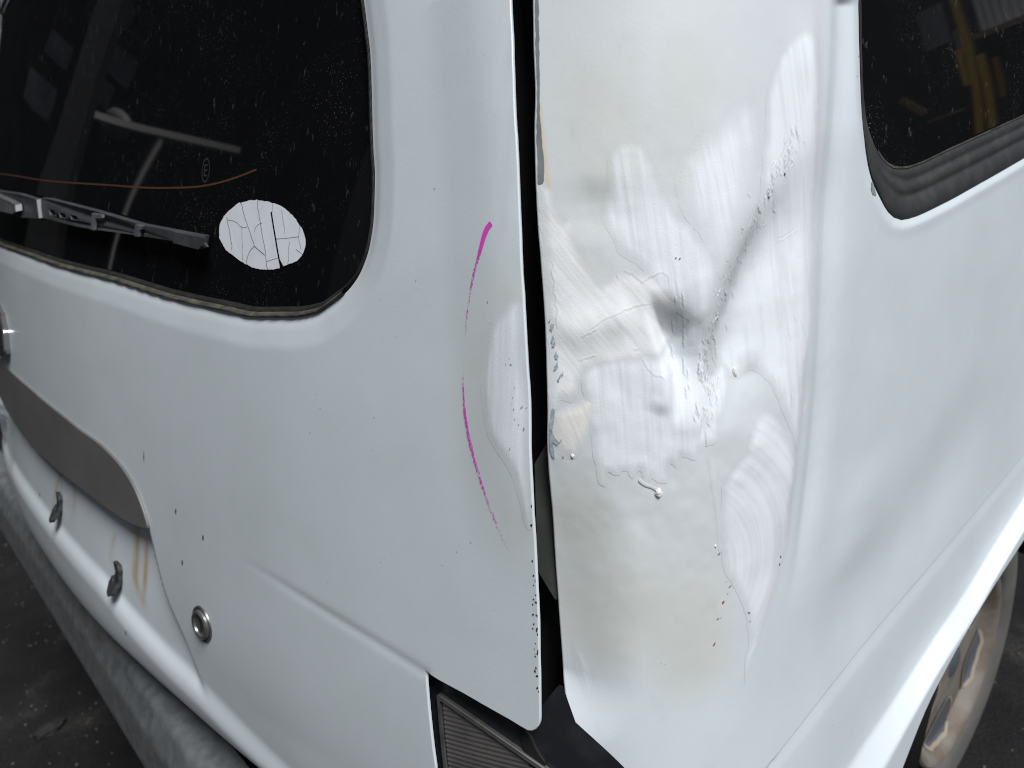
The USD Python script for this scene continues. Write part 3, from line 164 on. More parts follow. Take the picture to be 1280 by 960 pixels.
    'F_ridge': [(.1296, 1.3764), (.1339, 1.3755), (.1366, 1.3743), (.1383, 1.3721), (.1396, 1.3690), (.1405, 1.3657), (.1409, 1.3626), (.1411, 1.3597), (.1412, 1.3569), (.1413, 1.3540), (.1413, 1.3510), (.1413, 1.3481), (.1412, 1.3452), (.1411, 1.3422), (.1409, 1.3393), (.1407, 1.3364), (.1404, 1.3335), (.1401, 1.3306), (.1398, 1.3277), (.1395, 1.3248), (.1392, 1.3219), (.1389, 1.3190), (.1386, 1.3161), (.1382, 1.3132), (.1379, 1.3103), (.1376, 1.3074), (.1373, 1.3044), (.1369, 1.3015), (.1366, 1.2986), (.1363, 1.2956), (.1361, 1.2926), (.1358, 1.2897), (.1355, 1.2867), (.1352, 1.2837), (.1350, 1.2807), (.1347, 1.2777), (.1344, 1.2747), (.1342, 1.2717), (.1339, 1.2686), (.1337, 1.2656), (.1334, 1.2626), (.1331, 1.2595), (.1329, 1.2564), (.1327, 1.2534), (.1324, 1.2503), (.1322, 1.2472), (.1319, 1.2441), (.1317, 1.2410), (.1314, 1.2378), (.1312, 1.2347), (.1310, 1.2316), (.1308, 1.2284), (.1305, 1.2252), (.1303, 1.2220), (.1301, 1.2188), (.1299, 1.2156), (.1297, 1.2124), (.1295, 1.2092), (.1293, 1.2060), (.1290, 1.2027), (.1288, 1.1995), (.1285, 1.1963), (.1281, 1.1931), (.1277, 1.1899), (.1270, 1.1868), (.1263, 1.1838), (.1254, 1.1808), (.1245, 1.1778), (.1236, 1.1748), (.1227, 1.1718), (.1219, 1.1688), (.1211, 1.1657), (.1205, 1.1626), (.1199, 1.1594), (.1193, 1.1562), (.1188, 1.1530), (.1183, 1.1497), (.1178, 1.1464), (.1173, 1.1432), (.1168, 1.1399), (.1163, 1.1366), (.1158, 1.1333), (.1152, 1.1301), (.1145, 1.1268), (.1139, 1.1234), (.1131, 1.1192), (.1123, 1.1149), (.1114, 1.1111), (.1105, 1.1085), (.1095, 1.1076), (.1084, 1.1092), (.1069, 1.1130), (.1054, 1.1181), (.1038, 1.1232), (.1024, 1.1274), (.1010, 1.1313), (.0997, 1.1352), (.0983, 1.1391), (.0970, 1.1429), (.0956, 1.1467), (.0943, 1.1504), (.0930, 1.1543), (.0918, 1.1582), (.0903, 1.1618), (.0885, 1.1649), (.0856, 1.1679), (.0821, 1.1707), (.0786, 1.1726), (.0753, 1.1729), (.0720, 1.1724), (.0687, 1.1720), (.0654, 1.1729), (.0621, 1.1748), (.0590, 1.1771), (.0564, 1.1795), (.0544, 1.1820), (.0526, 1.1852), (.0512, 1.1885), (.0504, 1.1917), (.0501, 1.1947), (.0498, 1.1978), (.0497, 1.2010), (.0498, 1.2040), (.0503, 1.2068), (.0512, 1.2094), (.0526, 1.2119), (.0542, 1.2143), (.0559, 1.2167), (.0576, 1.2191), (.0591, 1.2215), (.0604, 1.2241), (.0617, 1.2266), (.0629, 1.2291), (.0642, 1.2316), (.0654, 1.2342), (.0667, 1.2367), (.0679, 1.2392), (.0691, 1.2417), (.0704, 1.2443), (.0716, 1.2468), (.0728, 1.2493), (.0741, 1.2518), (.0753, 1.2543), (.0766, 1.2568), (.0780, 1.2593), (.0794, 1.2617), (.0808, 1.2641), (.0822, 1.2666), (.0835, 1.2691), (.0847, 1.2716), (.0858, 1.2741), (.0866, 1.2767), (.0874, 1.2794), (.0881, 1.2821), (.0888, 1.2848), (.0894, 1.2876), (.0900, 1.2903), (.0905, 1.2931), (.0911, 1.2958), (.0916, 1.2986), (.0922, 1.3014), (.0927, 1.3041), (.0933, 1.3068), (.0938, 1.3096), (.0943, 1.3123), (.0948, 1.3150), (.0953, 1.3178), (.0958, 1.3205), (.0962, 1.3232), (.0967, 1.3260), (.0972, 1.3287), (.0976, 1.3314), (.0981, 1.3341), (.0987, 1.3368), (.0994, 1.3395), (.1002, 1.3421), (.1012, 1.3447), (.1022, 1.3473), (.1033, 1.3498), (.1045, 1.3523), (.1057, 1.3548), (.1071, 1.3572), (.1087, 1.3596), (.1103, 1.3620), (.1121, 1.3642), (.1140, 1.3664), (.1161, 1.3685), (.1185, 1.3704), (.1211, 1.3723)],
    'F_low': [(.0678, 1.1245), (.0685, 1.1277), (.0695, 1.1307), (.0706, 1.1335), (.0719, 1.1361), (.0733, 1.1386), (.0749, 1.1413), (.0769, 1.1440), (.0792, 1.1459), (.0817, 1.1464), (.0854, 1.1455), (.0895, 1.1442), (.0925, 1.1421), (.0951, 1.1383), (.0975, 1.1339), (.0994, 1.1298), (.1011, 1.1259), (.1026, 1.1219), (.1040, 1.1178), (.1052, 1.1137), (.1064, 1.1096), (.1077, 1.1055), (.1088, 1.1013), (.1090, 1.0976), (.1087, 1.0942), (.1081, 1.0908), (.1073, 1.0876), (.1064, 1.0844), (.1056, 1.0812), (.1047, 1.0779), (.1040, 1.0746), (.1035, 1.0712), (.1030, 1.0677), (.1025, 1.0641), (.1021, 1.0606), (.1017, 1.0570), (.1013, 1.0534), (.1008, 1.0498), (.1003, 1.0462), (.0998, 1.0428), (.0991, 1.0393), (.0983, 1.0361), (.0972, 1.0330), (.0958, 1.0302), (.0943, 1.0274), (.0928, 1.0246), (.0915, 1.0217), (.0901, 1.0189), (.0887, 1.0160), (.0873, 1.0132), (.0859, 1.0103), (.0845, 1.0075), (.0832, 1.0046), (.0819, 1.0017), (.0805, .9987), (.0792, .9958), (.0779, .9929), (.0766, .9899), (.0753, .9870), (.0739, .9840), (.0726, .9811), (.0713, .9781), (.0700, .9751), (.0687, .9722), (.0674, .9692), (.0661, .9662), (.0647, .9632), (.0633, .9603), (.0618, .9574), (.0599, .9540), (.0580, .9507), (.0568, .9491), (.0566, .9507), (.0566, .9550), (.0568, .9602), (.0570, .9648), (.0575, .9684), (.0584, .9719), (.0594, .9752), (.0604, .9785), (.0612, .9819), (.0615, .9856), (.0616, .9895), (.0614, .9936), (.0610, .9977), (.0605, 1.0019), (.0600, 1.0060), (.0594, 1.0101), (.0585, 1.0142), (.0574, 1.0184), (.0561, 1.0226), (.0548, 1.0268), (.0534, 1.0308), (.0517, 1.0349), (.0498, 1.0389), (.0480, 1.0428), (.0470, 1.0465), (.0465, 1.0502), (.0461, 1.0539), (.0458, 1.0576), (.0457, 1.0613), (.0457, 1.0648), (.0457, 1.0684), (.0457, 1.0719), (.0458, 1.0754), (.0459, 1.0788), (.0460, 1.0822), (.0463, 1.0856), (.0466, 1.0890), (.0470, 1.0923), (.0475, 1.0956), (.0480, 1.0989), (.0486, 1.1020), (.0492, 1.1051), (.0500, 1.1080), (.0513, 1.1106), (.0531, 1.1130), (.0551, 1.1153), (.0573, 1.1174)],
    'F_thin': [(.0406, 1.1302), (.0444, 1.1300), (.0460, 1.1294), (.0466, 1.1276), (.0469, 1.1245), (.0471, 1.1206), (.0471, 1.1163), (.0471, 1.1119), (.0472, 1.1080), (.0474, 1.1045), (.0477, 1.1010), (.0479, 1.0976), (.0481, 1.0941), (.0483, 1.0906), (.0484, 1.0871), (.0485, 1.0837), (.0485, 1.0797), (.0484, 1.0752), (.0483, 1.0706), (.0482, 1.0664), (.0481, 1.0630), (.0481, 1.0610), (.0469, 1.0611), (.0442, 1.0624), (.0437, 1.0643), (.0434, 1.0676), (.0434, 1.0717), (.0434, 1.0762), (.0435, 1.0807), (.0434, 1.0848), (.0432, 1.0883), (.0430, 1.0918), (.0428, 1.0953), (.0425, 1.0987), (.0423, 1.1022), (.0420, 1.1056), (.0417, 1.1090)],
    'F_spot': [(-.0622, 1.0059), (-.0594, 1.0081), (-.0570, 1.0090), (-.0551, 1.0083), (-.0536, 1.0057), (-.0524, 1.0025), (-.0515, .9997), (-.0506, .9969), (-.0498, .9939), (-.0494, .9910), (-.0496, .9880), (-.0500, .9850), (-.0504, .9818), (-.0509, .9788), (-.0514, .9760), (-.0529, .9732), (-.0553, .9717), (-.0565, .9732), (-.0575, .9764), (-.0583, .9799), (-.0591, .9828), (-.0599, .9856), (-.0607, .9885), (-.0613, .9913), (-.0619, .9942)],
    'F_cream': [(-.0585, 1.1714), (-.0559, 1.1734), (-.0532, 1.1751), (-.0503, 1.1763), (-.0473, 1.1772), (-.0442, 1.1780), (-.0412, 1.1791), (-.0382, 1.1805), (-.0353, 1.1818), (-.0324, 1.1825), (-.0293, 1.1821), (-.0260, 1.1806), (-.0251, 1.1789), (-.0256, 1.1766), (-.0263, 1.1736), (-.0272, 1.1702), (-.0281, 1.1668), (-.0291, 1.1638), (-.0302, 1.1609), (-.0316, 1.1581), (-.0331, 1.1554), (-.0347, 1.1527), (-.0366, 1.1501), (-.0385, 1.1477), (-.0407, 1.1450), (-.0431, 1.1425), (-.0457, 1.1420), (-.0489, 1.1422), (-.0517, 1.1426), (-.0536, 1.1451), (-.0554, 1.1477), (-.0573, 1.1501), (-.0584, 1.1527), (-.0590, 1.1556), (-.0590, 1.1588)],
    'lumps': [(.0065, 1.1147), (-.0454, 1.1440), (.0415, 1.0675), (.0654, 1.1754), (-.0157, 1.3025), (-.0176, 1.1560), (.0144, 1.1485)],
    'lump_tail': [(-.0044, 1.1257), (-.0026, 1.1235), (-.0005, 1.1218), (.0020, 1.1206), (.0043, 1.1191), (.0062, 1.1169)],
    'scars': [(.1085, 1.2925), (-.0511, 1.1433), (-.0567, 1.1613), (.0906, 1.0279), (.0922, 1.0333), (.0483, 1.0291), (.0444, 1.0248), (.0424, 1.0140), (.0401, 1.0145), (.0370, .9959), (.0627, 1.0068), (.0637, .9998), (.0341, 1.2584), (.0316, 1.2588), (.0505, 1.0336), (.0446, 1.0621)],
    'grey_smear': [(-.0507, 1.2339), (-.0489, 1.2323), (-.0486, 1.2303), (-.0486, 1.2279), (-.0487, 1.2252), (-.0489, 1.2226), (-.0489, 1.2200), (-.0488, 1.2175), (-.0487, 1.2150), (-.0486, 1.2126), (-.0485, 1.2101), (-.0484, 1.2076), (-.0482, 1.2051), (-.0481, 1.2026), (-.0483, 1.2001), (-.0487, 1.1968), (-.0491, 1.1941), (-.0496, 1.1937), (-.0516, 1.1954), (-.0520, 1.1975), (-.0522, 1.2001), (-.0522, 1.2028), (-.0522, 1.2055), (-.0522, 1.2080), (-.0522, 1.2105), (-.0522, 1.2130), (-.0521, 1.2155), (-.0520, 1.2180), (-.0519, 1.2205)],
    'grey_tear': [(-.0548, 1.1763), (-.0529, 1.1752), (-.0550, 1.1663), (-.0567, 1.1613), (-.0552, 1.1562), (-.0525, 1.1536), (-.0504, 1.1580), (-.0511, 1.1606), (-.0502, 1.1595), (-.0514, 1.1540), (-.0548, 1.1511), (-.0571, 1.1537), (-.0569, 1.1471), (-.0570, 1.1420), (-.0588, 1.1441), (-.0600, 1.1512), (-.0601, 1.1588), (-.0576, 1.1664)],
    'tear0': [(-.0456, 1.2670), (-.0449, 1.2652), (-.0442, 1.2635), (-.0439, 1.2617), (-.0445, 1.2598), (-.0451, 1.2580), (-.0450, 1.2561), (-.0447, 1.2543), (-.0445, 1.2524), (-.0448, 1.2505), (-.0452, 1.2486), (-.0456, 1.2467), (-.0449, 1.2449), (-.0441, 1.2432), (-.0450, 1.2414), (-.0459, 1.2397), (-.0453, 1.2380), (-.0444, 1.2363), (-.0444, 1.2345), (-.0451, 1.2326), (-.0458, 1.2308), (-.0461, 1.2289), (-.0460, 1.2270), (-.0460, 1.2250), (-.0459, 1.2231), (-.0458, 1.2211)],
    'tear1': [(-.0004, 1.2582), (-.0011, 1.2564), (-.0018, 1.2546), (.0001, 1.2539), (.0019, 1.2532), (.0038, 1.2525), (.0051, 1.2510), (.0065, 1.2495), (.0078, 1.2480), (.0091, 1.2465), (.0106, 1.2468), (.0121, 1.2480), (.0140, 1.2486), (.0159, 1.2492), (.0177, 1.2498), (.0196, 1.2504), (.0215, 1.2510), (.0231, 1.2505), (.0244, 1.2489), (.0255, 1.2473), (.0254, 1.2453), (.0253, 1.2434), (.0252, 1.2414), (.0251, 1.2395), (.0250, 1.2375)],
    'tear2': [(.0284, 1.2470), (.0292, 1.2450), (.0300, 1.2430), (.0300, 1.2409), (.0300, 1.2388), (.0299, 1.2368), (.0310, 1.2348), (.0321, 1.2329)],
    'tear3': [(-.0058, 1.2536), (-.0056, 1.2508)],
    'tear4': [(-.0282, 1.2214), (-.0264, 1.2224), (-.0247, 1.2234), (-.0229, 1.2244), (-.0212, 1.2255), (-.0195, 1.2265), (-.0178, 1.2276), (-.0158, 1.2282), (-.0139, 1.2288), (-.0120, 1.2294), (-.0101, 1.2300), (-.0082, 1.2305), (-.0062, 1.2311), (-.0043, 1.2316), (-.0024, 1.2321), (-.0004, 1.2324), (.0016, 1.2327), (.0035, 1.2330), (.0055, 1.2333), (.0075, 1.2334), (.0095, 1.2331), (.0115, 1.2329), (.0135, 1.2326), (.0155, 1.2323)],
    'tear5': [(-.0316, 1.2183), (-.0297, 1.2192), (-.0278, 1.2201), (-.0259, 1.2209), (-.0240, 1.2217), (-.0220, 1.2224), (-.0201, 1.2231)],
    'tear6': [(.0016, 1.2036), (.0031, 1.2023), (.0046, 1.2009), (.0054, 1.1990), (.0061, 1.1971), (.0070, 1.1952), (.0082, 1.1936), (.0095, 1.1920), (.0108, 1.1903), (.0126, 1.1902), (.0144, 1.1898), (.0162, 1.1887), (.0168, 1.1869), (.0170, 1.1849), (.0171, 1.1828)],
    'tear7': [(.0263, 1.1981), (.0259, 1.1962), (.0256, 1.1942), (.0252, 1.1923), (.0246, 1.1904), (.0240, 1.1885), (.0239, 1.1865), (.0241, 1.1845), (.0243, 1.1824)],
    'tear8': [(.0493, 1.1971), (.0483, 1.1953), (.0473, 1.1936), (.0465, 1.1918), (.0459, 1.1899), (.0453, 1.1880), (.0447, 1.1861), (.0441, 1.1842), (.0435, 1.1822), (.0429, 1.1803), (.0423, 1.1784)],
    'tear9': [(.0504, 1.1773), (.0491, 1.1757), (.0478, 1.1742), (.0466, 1.1727), (.0453, 1.1712), (.0440, 1.1697), (.0427, 1.1682), (.0414, 1.1667)],
    'tear10': [(.1184, 1.2566), (.1161, 1.2557), (.1138, 1.2549), (.1116, 1.2540), (.1094, 1.2531), (.1072, 1.2522), (.1046, 1.2521), (.1020, 1.2521)],
    'tear11': [(.1034, 1.2542), (.1032, 1.2518), (.1026, 1.2496), (.1017, 1.2476)],
    'tear12': [(.1103, 1.2014), (.1115, 1.1983), (.1127, 1.1951)],
    'tear13': [(.1047, 1.1965), (.1054, 1.1941), (.1061, 1.1916), (.1067, 1.1892), (.1074, 1.1867), (.1081, 1.1843)],
    'tear14': [(.1156, 1.1978), (.1163, 1.1951), (.1171, 1.1924), (.1178, 1.1897), (.1185, 1.1870), (.1193, 1.1842)],
    'tear15': [(.0541, 1.2235), (.0537, 1.2216), (.0533, 1.2197), (.0528, 1.2179), (.0523, 1.2160), (.0516, 1.2143), (.0508, 1.2125), (.0508, 1.2106), (.0512, 1.2086), (.0517, 1.2066)],
    'tear16': [(.0574, 1.2177), (.0569, 1.2153), (.0563, 1.2130), (.0558, 1.2106)],
    'tear17': [(-.0368, 1.2036), (-.0347, 1.2040), (-.0326, 1.2044), (-.0305, 1.2049), (-.0283, 1.2053), (-.0262, 1.2057), (-.0241, 1.2060), (-.0220, 1.2063)],
    'tear18': [(.0880, 1.2423), (.0875, 1.2399), (.0869, 1.2376), (.0864, 1.2352)],
    'tear19': [(-.0010, 1.2079), (.0016, 1.2072), (.0040, 1.2077)],
    'tear20': [(.1053, 1.1508), (.1051, 1.1486), (.1049, 1.1464), (.1046, 1.1442), (.1044, 1.1420), (.1042, 1.1398)],
    'tear21': [(.1184, 1.1359), (.1173, 1.1335), (.1162, 1.1310), (.1152, 1.1286)],
    'dark_specks': [(.1006, 1.3460), (.1057, 1.3618), (.1123, 1.3757), (.0849, 1.3854), (.0699, 1.3860), (.0605, 1.3507), (.0536, 1.3463), (.1886, 1.3069), (.1876, 1.3044), (.1799, 1.3526), (.1765, 1.3404)],
    'side_chip': [(.1881, 1.2668), (.1907, 1.2677), (.1933, 1.2592), (.1932, 1.2558), (.1888, 1.2588), (.1871, 1.2631)],
    'side_line': [(.4900, .8792), (.4642, .8792), (.4396, .8792), (.4160, .8792), (.3934, .8793), (.3718, .8793), (.3511, .8793), (.3313, .8793), (.3123, .8793), (.2940, .8793), (.2764, .8793), (.2595, .8792), (.2432, .8791), (.2276, .8789), (.2127, .8785), (.1983, .8781), (.1844, .8775), (.1711, .8768), (.1582, .8760), (.1458, .8751), (.1338, .8741), (.1222, .8729), (.1110, .8715), (.1001, .8698), (.0896, .8678), (.0794, .8656), (.0696, .8629), (.0600, .8596), (.0508, .8557)],
    'flare_top': [(.5213, .8206), (.4975, .8175), (.4749, .8143), (.4534, .8110), (.4330, .8074), (.4137, .8034), (.3954, .7992), (.3776, .7952), (.3598, .7919), (.3421, .7894), (.3246, .7872), (.3076, .7854), (.2910, .7837), (.2751, .7819), (.2598, .7800), (.2451, .7778), (.2310, .7755), (.2172, .7733), (.2037, .7715), (.1903, .7700), (.1768, .7695), (.1635, .7692), (.1513, .7678), (.1397, .7655), (.1288, .7626), (.1185, .7590), (.1086, .7547), (.0993, .7497), (.0904, .7439)],
    'flare_mid': [(.4921, .8244), (.4686, .8228), (.4477, .8198), (.4297, .8147), (.4147, .8071), (.4014, .7982), (.3886, .7890), (.3752, .7811), (.3602, .7756), (.3434, .7728), (.3259, .7716), (.3088, .7707), (.2929, .7689), (.2786, .7657), (.2651, .7621), (.2522, .7580), (.2398, .7538), (.2277, .7495), (.2160, .7453), (.2044, .7413), (.1930, .7375), (.1819, .7338), (.1711, .7298), (.1609, .7254), (.1510, .7207), (.1415, .7156)],
    'flare_bot': [(.5199, .7938), (.4978, .7905), (.4763, .7875), (.4553, .7849), (.4346, .7829), (.4145, .7811), (.3954, .7791), (.3776, .7763), (.3607, .7733), (.3446, .7698), (.3294, .7660), (.3151, .7616), (.3014, .7570), (.2884, .7519), (.2764, .7461), (.2655, .7392), (.2557, .7311), (.2466, .7221), (.2379, .7128), (.2293, .7037), (.2206, .6949), (.2124, .6855), (.2052, .6748), (.1988, .6629), (.1930, .6498)],
    'sw_out': [(.1879, 1.4172), (.1876, 1.4127), (.1873, 1.4082), (.1870, 1.4037), (.1868, 1.3992), (.1865, 1.3947), (.1862, 1.3902), (.1859, 1.3856), (.1856, 1.3811), (.1854, 1.3766), (.1851, 1.3720), (.1848, 1.3674), (.1845, 1.3629), (.1843, 1.3583), (.1841, 1.3537), (.1839, 1.3491), (.1837, 1.3444), (.1835, 1.3398), (.1834, 1.3351), (.1833, 1.3304), (.1833, 1.3257), (.1833, 1.3210), (.1834, 1.3162), (.1838, 1.3114), (.1844, 1.3065), (.1850, 1.3016), (.1858, 1.2966), (.1866, 1.2916), (.1877, 1.2865), (.1889, 1.2813), (.1905, 1.2761), (.1925, 1.2708), (.1953, 1.2653), (.1986, 1.2597), (.2022, 1.2540), (.2059, 1.2482), (.2104, 1.2424), (.2168, 1.2367), (.2252, 1.2323), (.2343, 1.2304), (.2433, 1.2293), (.2523, 1.2287), (.2614, 1.2283), (.2706, 1.2281), (.2800, 1.2279), (.2896, 1.2277), (.2993, 1.2277), (.3093, 1.2278), (.3194, 1.2280), (.3297, 1.2281), (.3404, 1.2283), (.3514, 1.2284), (.3626, 1.2285), (.3741, 1.2287), (.3859, 1.2289), (.3980, 1.2292), (.4104, 1.2294), (.4232, 1.2297), (.4363, 1.2299), (.4497, 1.2302), (.4636, 1.2305), (.4778, 1.2309), (.4925, 1.2313), (.5076, 1.2317)],
    'sw_in': [(.1911, 1.4171), (.1908, 1.4126), (.1906, 1.4080), (.1903, 1.4035), (.1900, 1.3990), (.1897, 1.3945), (.1895, 1.3899), (.1892, 1.3854), (.1890, 1.3808), (.1887, 1.3762), (.1884, 1.3716), (.1882, 1.3670), (.1879, 1.3624), (.1877, 1.3578), (.1875, 1.3532), (.1873, 1.3486), (.1871, 1.3439), (.1870, 1.3392), (.1869, 1.3345), (.1870, 1.3298), (.1872, 1.3250), (.1876, 1.3202), (.1882, 1.3153), (.1889, 1.3105), (.1902, 1.3055), (.1920, 1.3003), (.1943, 1.2952), (.1970, 1.2900), (.2005, 1.2846), (.2047, 1.2794), (.2104, 1.2742), (.2179, 1.2697), (.2267, 1.2669), (.2357, 1.2650), (.2447, 1.2644), (.2536, 1.2640), (.2626, 1.2641), (.2717, 1.2643), (.2810, 1.2646), (.2905, 1.2649), (.3004, 1.2650), (.3106, 1.2650), (.3210, 1.2651), (.3318, 1.2652), (.3428, 1.2653), (.3541, 1.2653), (.3657, 1.2654), (.3777, 1.2655), (.3900, 1.2656), (.4027, 1.2657), (.4157, 1.2658), (.4292, 1.2659), (.4430, 1.2660), (.4572, 1.2661), (.4720, 1.2662), (.4871, 1.2663), (.5028, 1.2664)],
    'inner_flange': [(-.0697, 1.1325), (-.0606, 1.1451), (-.0605, 1.1109), (-.0640, 1.0554), (-.0679, 1.0412), (-.0714, 1.0487), (-.0766, 1.0601)],
    'lamp_black': [(-.0856, .9524), (-.0805, .9480), (-.0747, .9397), (-.0668, .9298), (-.0739, .9175), (-.0798, .9254), (-.0841, .9369)],
}
D = {k: np.array(v) for k, v in D.items()}

# ------------------------------------------------------------------ helpers
used = {}
def name_of(parent, n):
    k = (parent, n); used[k] = used.get(k, -1) + 1
    return n if used[k] == 0 else f'{n}_{used[k]:03d}'

def thing(n, label, cat, group=None, kind=None, loc=None):
    p = '/World/' + name_of('/World', n)
    x = UsdGeom.Xform.Define(stage, p)
    if loc is not None: x.AddTranslateOp().Set(Gf.Vec3d(*map(float, loc)))
    tag(x.GetPrim(), label, cat, group, kind)
    return p
def tag(prim, label=None, cat=None, group=None, kind=None):
    for k, v in (('label', label), ('category', cat), ('group', group), ('kind', kind)):
        if v: prim.SetCustomDataByKey(k, v)

def put(parent, n, v, f, mat, normals=None, col=None, label=None, smooth=None, rough=None):
    """One Mesh prim of the scene."""
    path = parent + '/' + name_of(parent, n)
    v = np.asarray(v, float); f = np.asarray(f, int)
    if normals is None and smooth is not None:
        assert col is None
        v, f, normals = meshkit.arrays((v, f), smooth)
    if normals is not None:                       # winding must agree with the normals
        fn = np.cross(v[f[:, 1]] - v[f[:, 0]], v[f[:, 2]] - v[f[:, 0]])
        bad = np.einsum('ij,ij->i', fn, normals[f].mean(1)) < 0
        f[bad] = f[bad][:, ::-1]
    me = UsdGeom.Mesh.Define(stage, path)
    me.CreatePointsAttr(Vt.Vec3fArray.FromNumpy(v.astype(np.float32)))
    me.CreateFaceVertexCountsAttr(Vt.IntArray.FromNumpy(np.full(len(f), 3, np.int32)))
    me.CreateFaceVertexIndicesAttr(Vt.IntArray.FromNumpy(f.astype(np.int32).ravel()))
    me.CreateSubdivisionSchemeAttr('none')
    if normals is not None:
        me.CreateNormalsAttr(Vt.Vec3fArray.FromNumpy(np.asarray(normals, np.float32))); me.SetNormalsInterpolation('vertex')
    api = UsdGeom.PrimvarsAPI(me)
    if col is not None:
        api.CreatePrimvar('col', Sdf.ValueTypeNames.Color3fArray, 'vertex').Set(Vt.Vec3fArray.FromNumpy(np.asarray(col, np.float32)))
    if rough is not None:
        api.CreatePrimvar('rgh', Sdf.ValueTypeNames.FloatArray, 'vertex').Set(Vt.FloatArray.FromNumpy(np.asarray(rough, np.float32)))
    UsdShade.MaterialBindingAPI.Apply(me.GetPrim()).Bind(UsdShade.Material.Get(stage, '/World/Looks/' + mat))
    if label: me.GetPrim().SetCustomDataByKey('label', label)
    return path
def put_tm(parent, n, mesh, mat, smooth=35, label=None):
    v, f, nn = meshkit.arrays(mesh, smooth)
    return put(parent, n, v, f, mat, normals=nn, label=label)

def ss(x, a, b):
    t = np.clip((x - a) / (b - a), 0, 1); return t * t * (3 - 2 * t)
def vnoise(a, b, seed=0, oct=3):
    return meshkit.fbm(np.stack([a, b, np.full_like(a, .37)], -1), oct, seed)

def line_field(q, line, reach):
    """Distance to the polyline, signed side and position along it (0..1) of the points within reach."""
    line = np.asarray(line, float)
    lo, hi = line.min(0) - reach, line.max(0) + reach
    k = np.nonzero((q[:, 0] > lo[0]) & (q[:, 0] < hi[0]) & (q[:, 1] > lo[1]) & (q[:, 1] < hi[1]))[0]
    p = q[k]; best = np.full(len(k), 1e9); side = np.ones(len(k)); at = np.zeros(len(k))
    seg = np.hypot(*np.diff(line, axis=0).T); cum = np.r_[0, np.cumsum(seg)]
    for i in range(len(line) - 1):
        a, b = line[i], line[i + 1]; d = b - a; L = max(seg[i], 1e-9)
        t = np.clip(((p - a) @ d) / L ** 2, 0, 1)
        e = p - a - t[:, None] * d; dist = np.hypot(e[:, 0], e[:, 1])
        s = d[0] * (p[:, 1] - a[1]) - d[1] * (p[:, 0] - a[0])
        u = dist < best
        best[u] = dist[u]; side[u] = np.sign(s[u]) ; at[u] = (cum[i] + t[u] * L) / cum[-1]
    return k, best, side, at
def inside_depth(q, poly, reach=.02):
    """Signed distance to a closed outline: positive inside, clipped at reach."""
    out = np.full(len(q), -reach)
    ins = shapely.contains_xy(poly, q[:, 0], q[:, 1]); out[ins] = reach
    for ring in [poly.exterior, *poly.interiors]:
        c = np.array(ring.coords)
        k, d, _, _ = line_field(q, c, reach)
        d = np.minimum(d, reach)
        sgn = np.where(ins[k], 1, -1)
        closer = d < np.abs(out[k])
        out[k] = np.where(closer, sgn * d, out[k])
    return out
def resample(c, step):
    c = np.asarray(c, float); d = np.r_[0, np.cumsum(np.hypot(*np.diff(c, axis=0).T))]
    n = max(3, int(d[-1] / step) + 1); t = np.linspace(0, d[-1], n)
    return np.stack([np.interp(t, d, c[:, 0]), np.interp(t, d, c[:, 1])], 1)
def ragged(pts, amp, freq, seed, step=.0012):
    c = resample(np.vstack([pts, pts[:1]]), step)[:-1]
    t = np.roll(c, -1, 0) - np.roll(c, 1, 0); n = np.stack([t[:, 1], -t[:, 0]], 1); n /= np.maximum(np.hypot(*n.T)[:, None], 1e-9)
    r = (vnoise(c[:, 0] * freq, c[:, 1] * freq, seed, 3) - .5) * 2 * amp
    p = Polygon(c + n * r[:, None]).buffer(0)
    return max(p.geoms, key=lambda g: g.area) if isinstance(p, MultiPolygon) else p

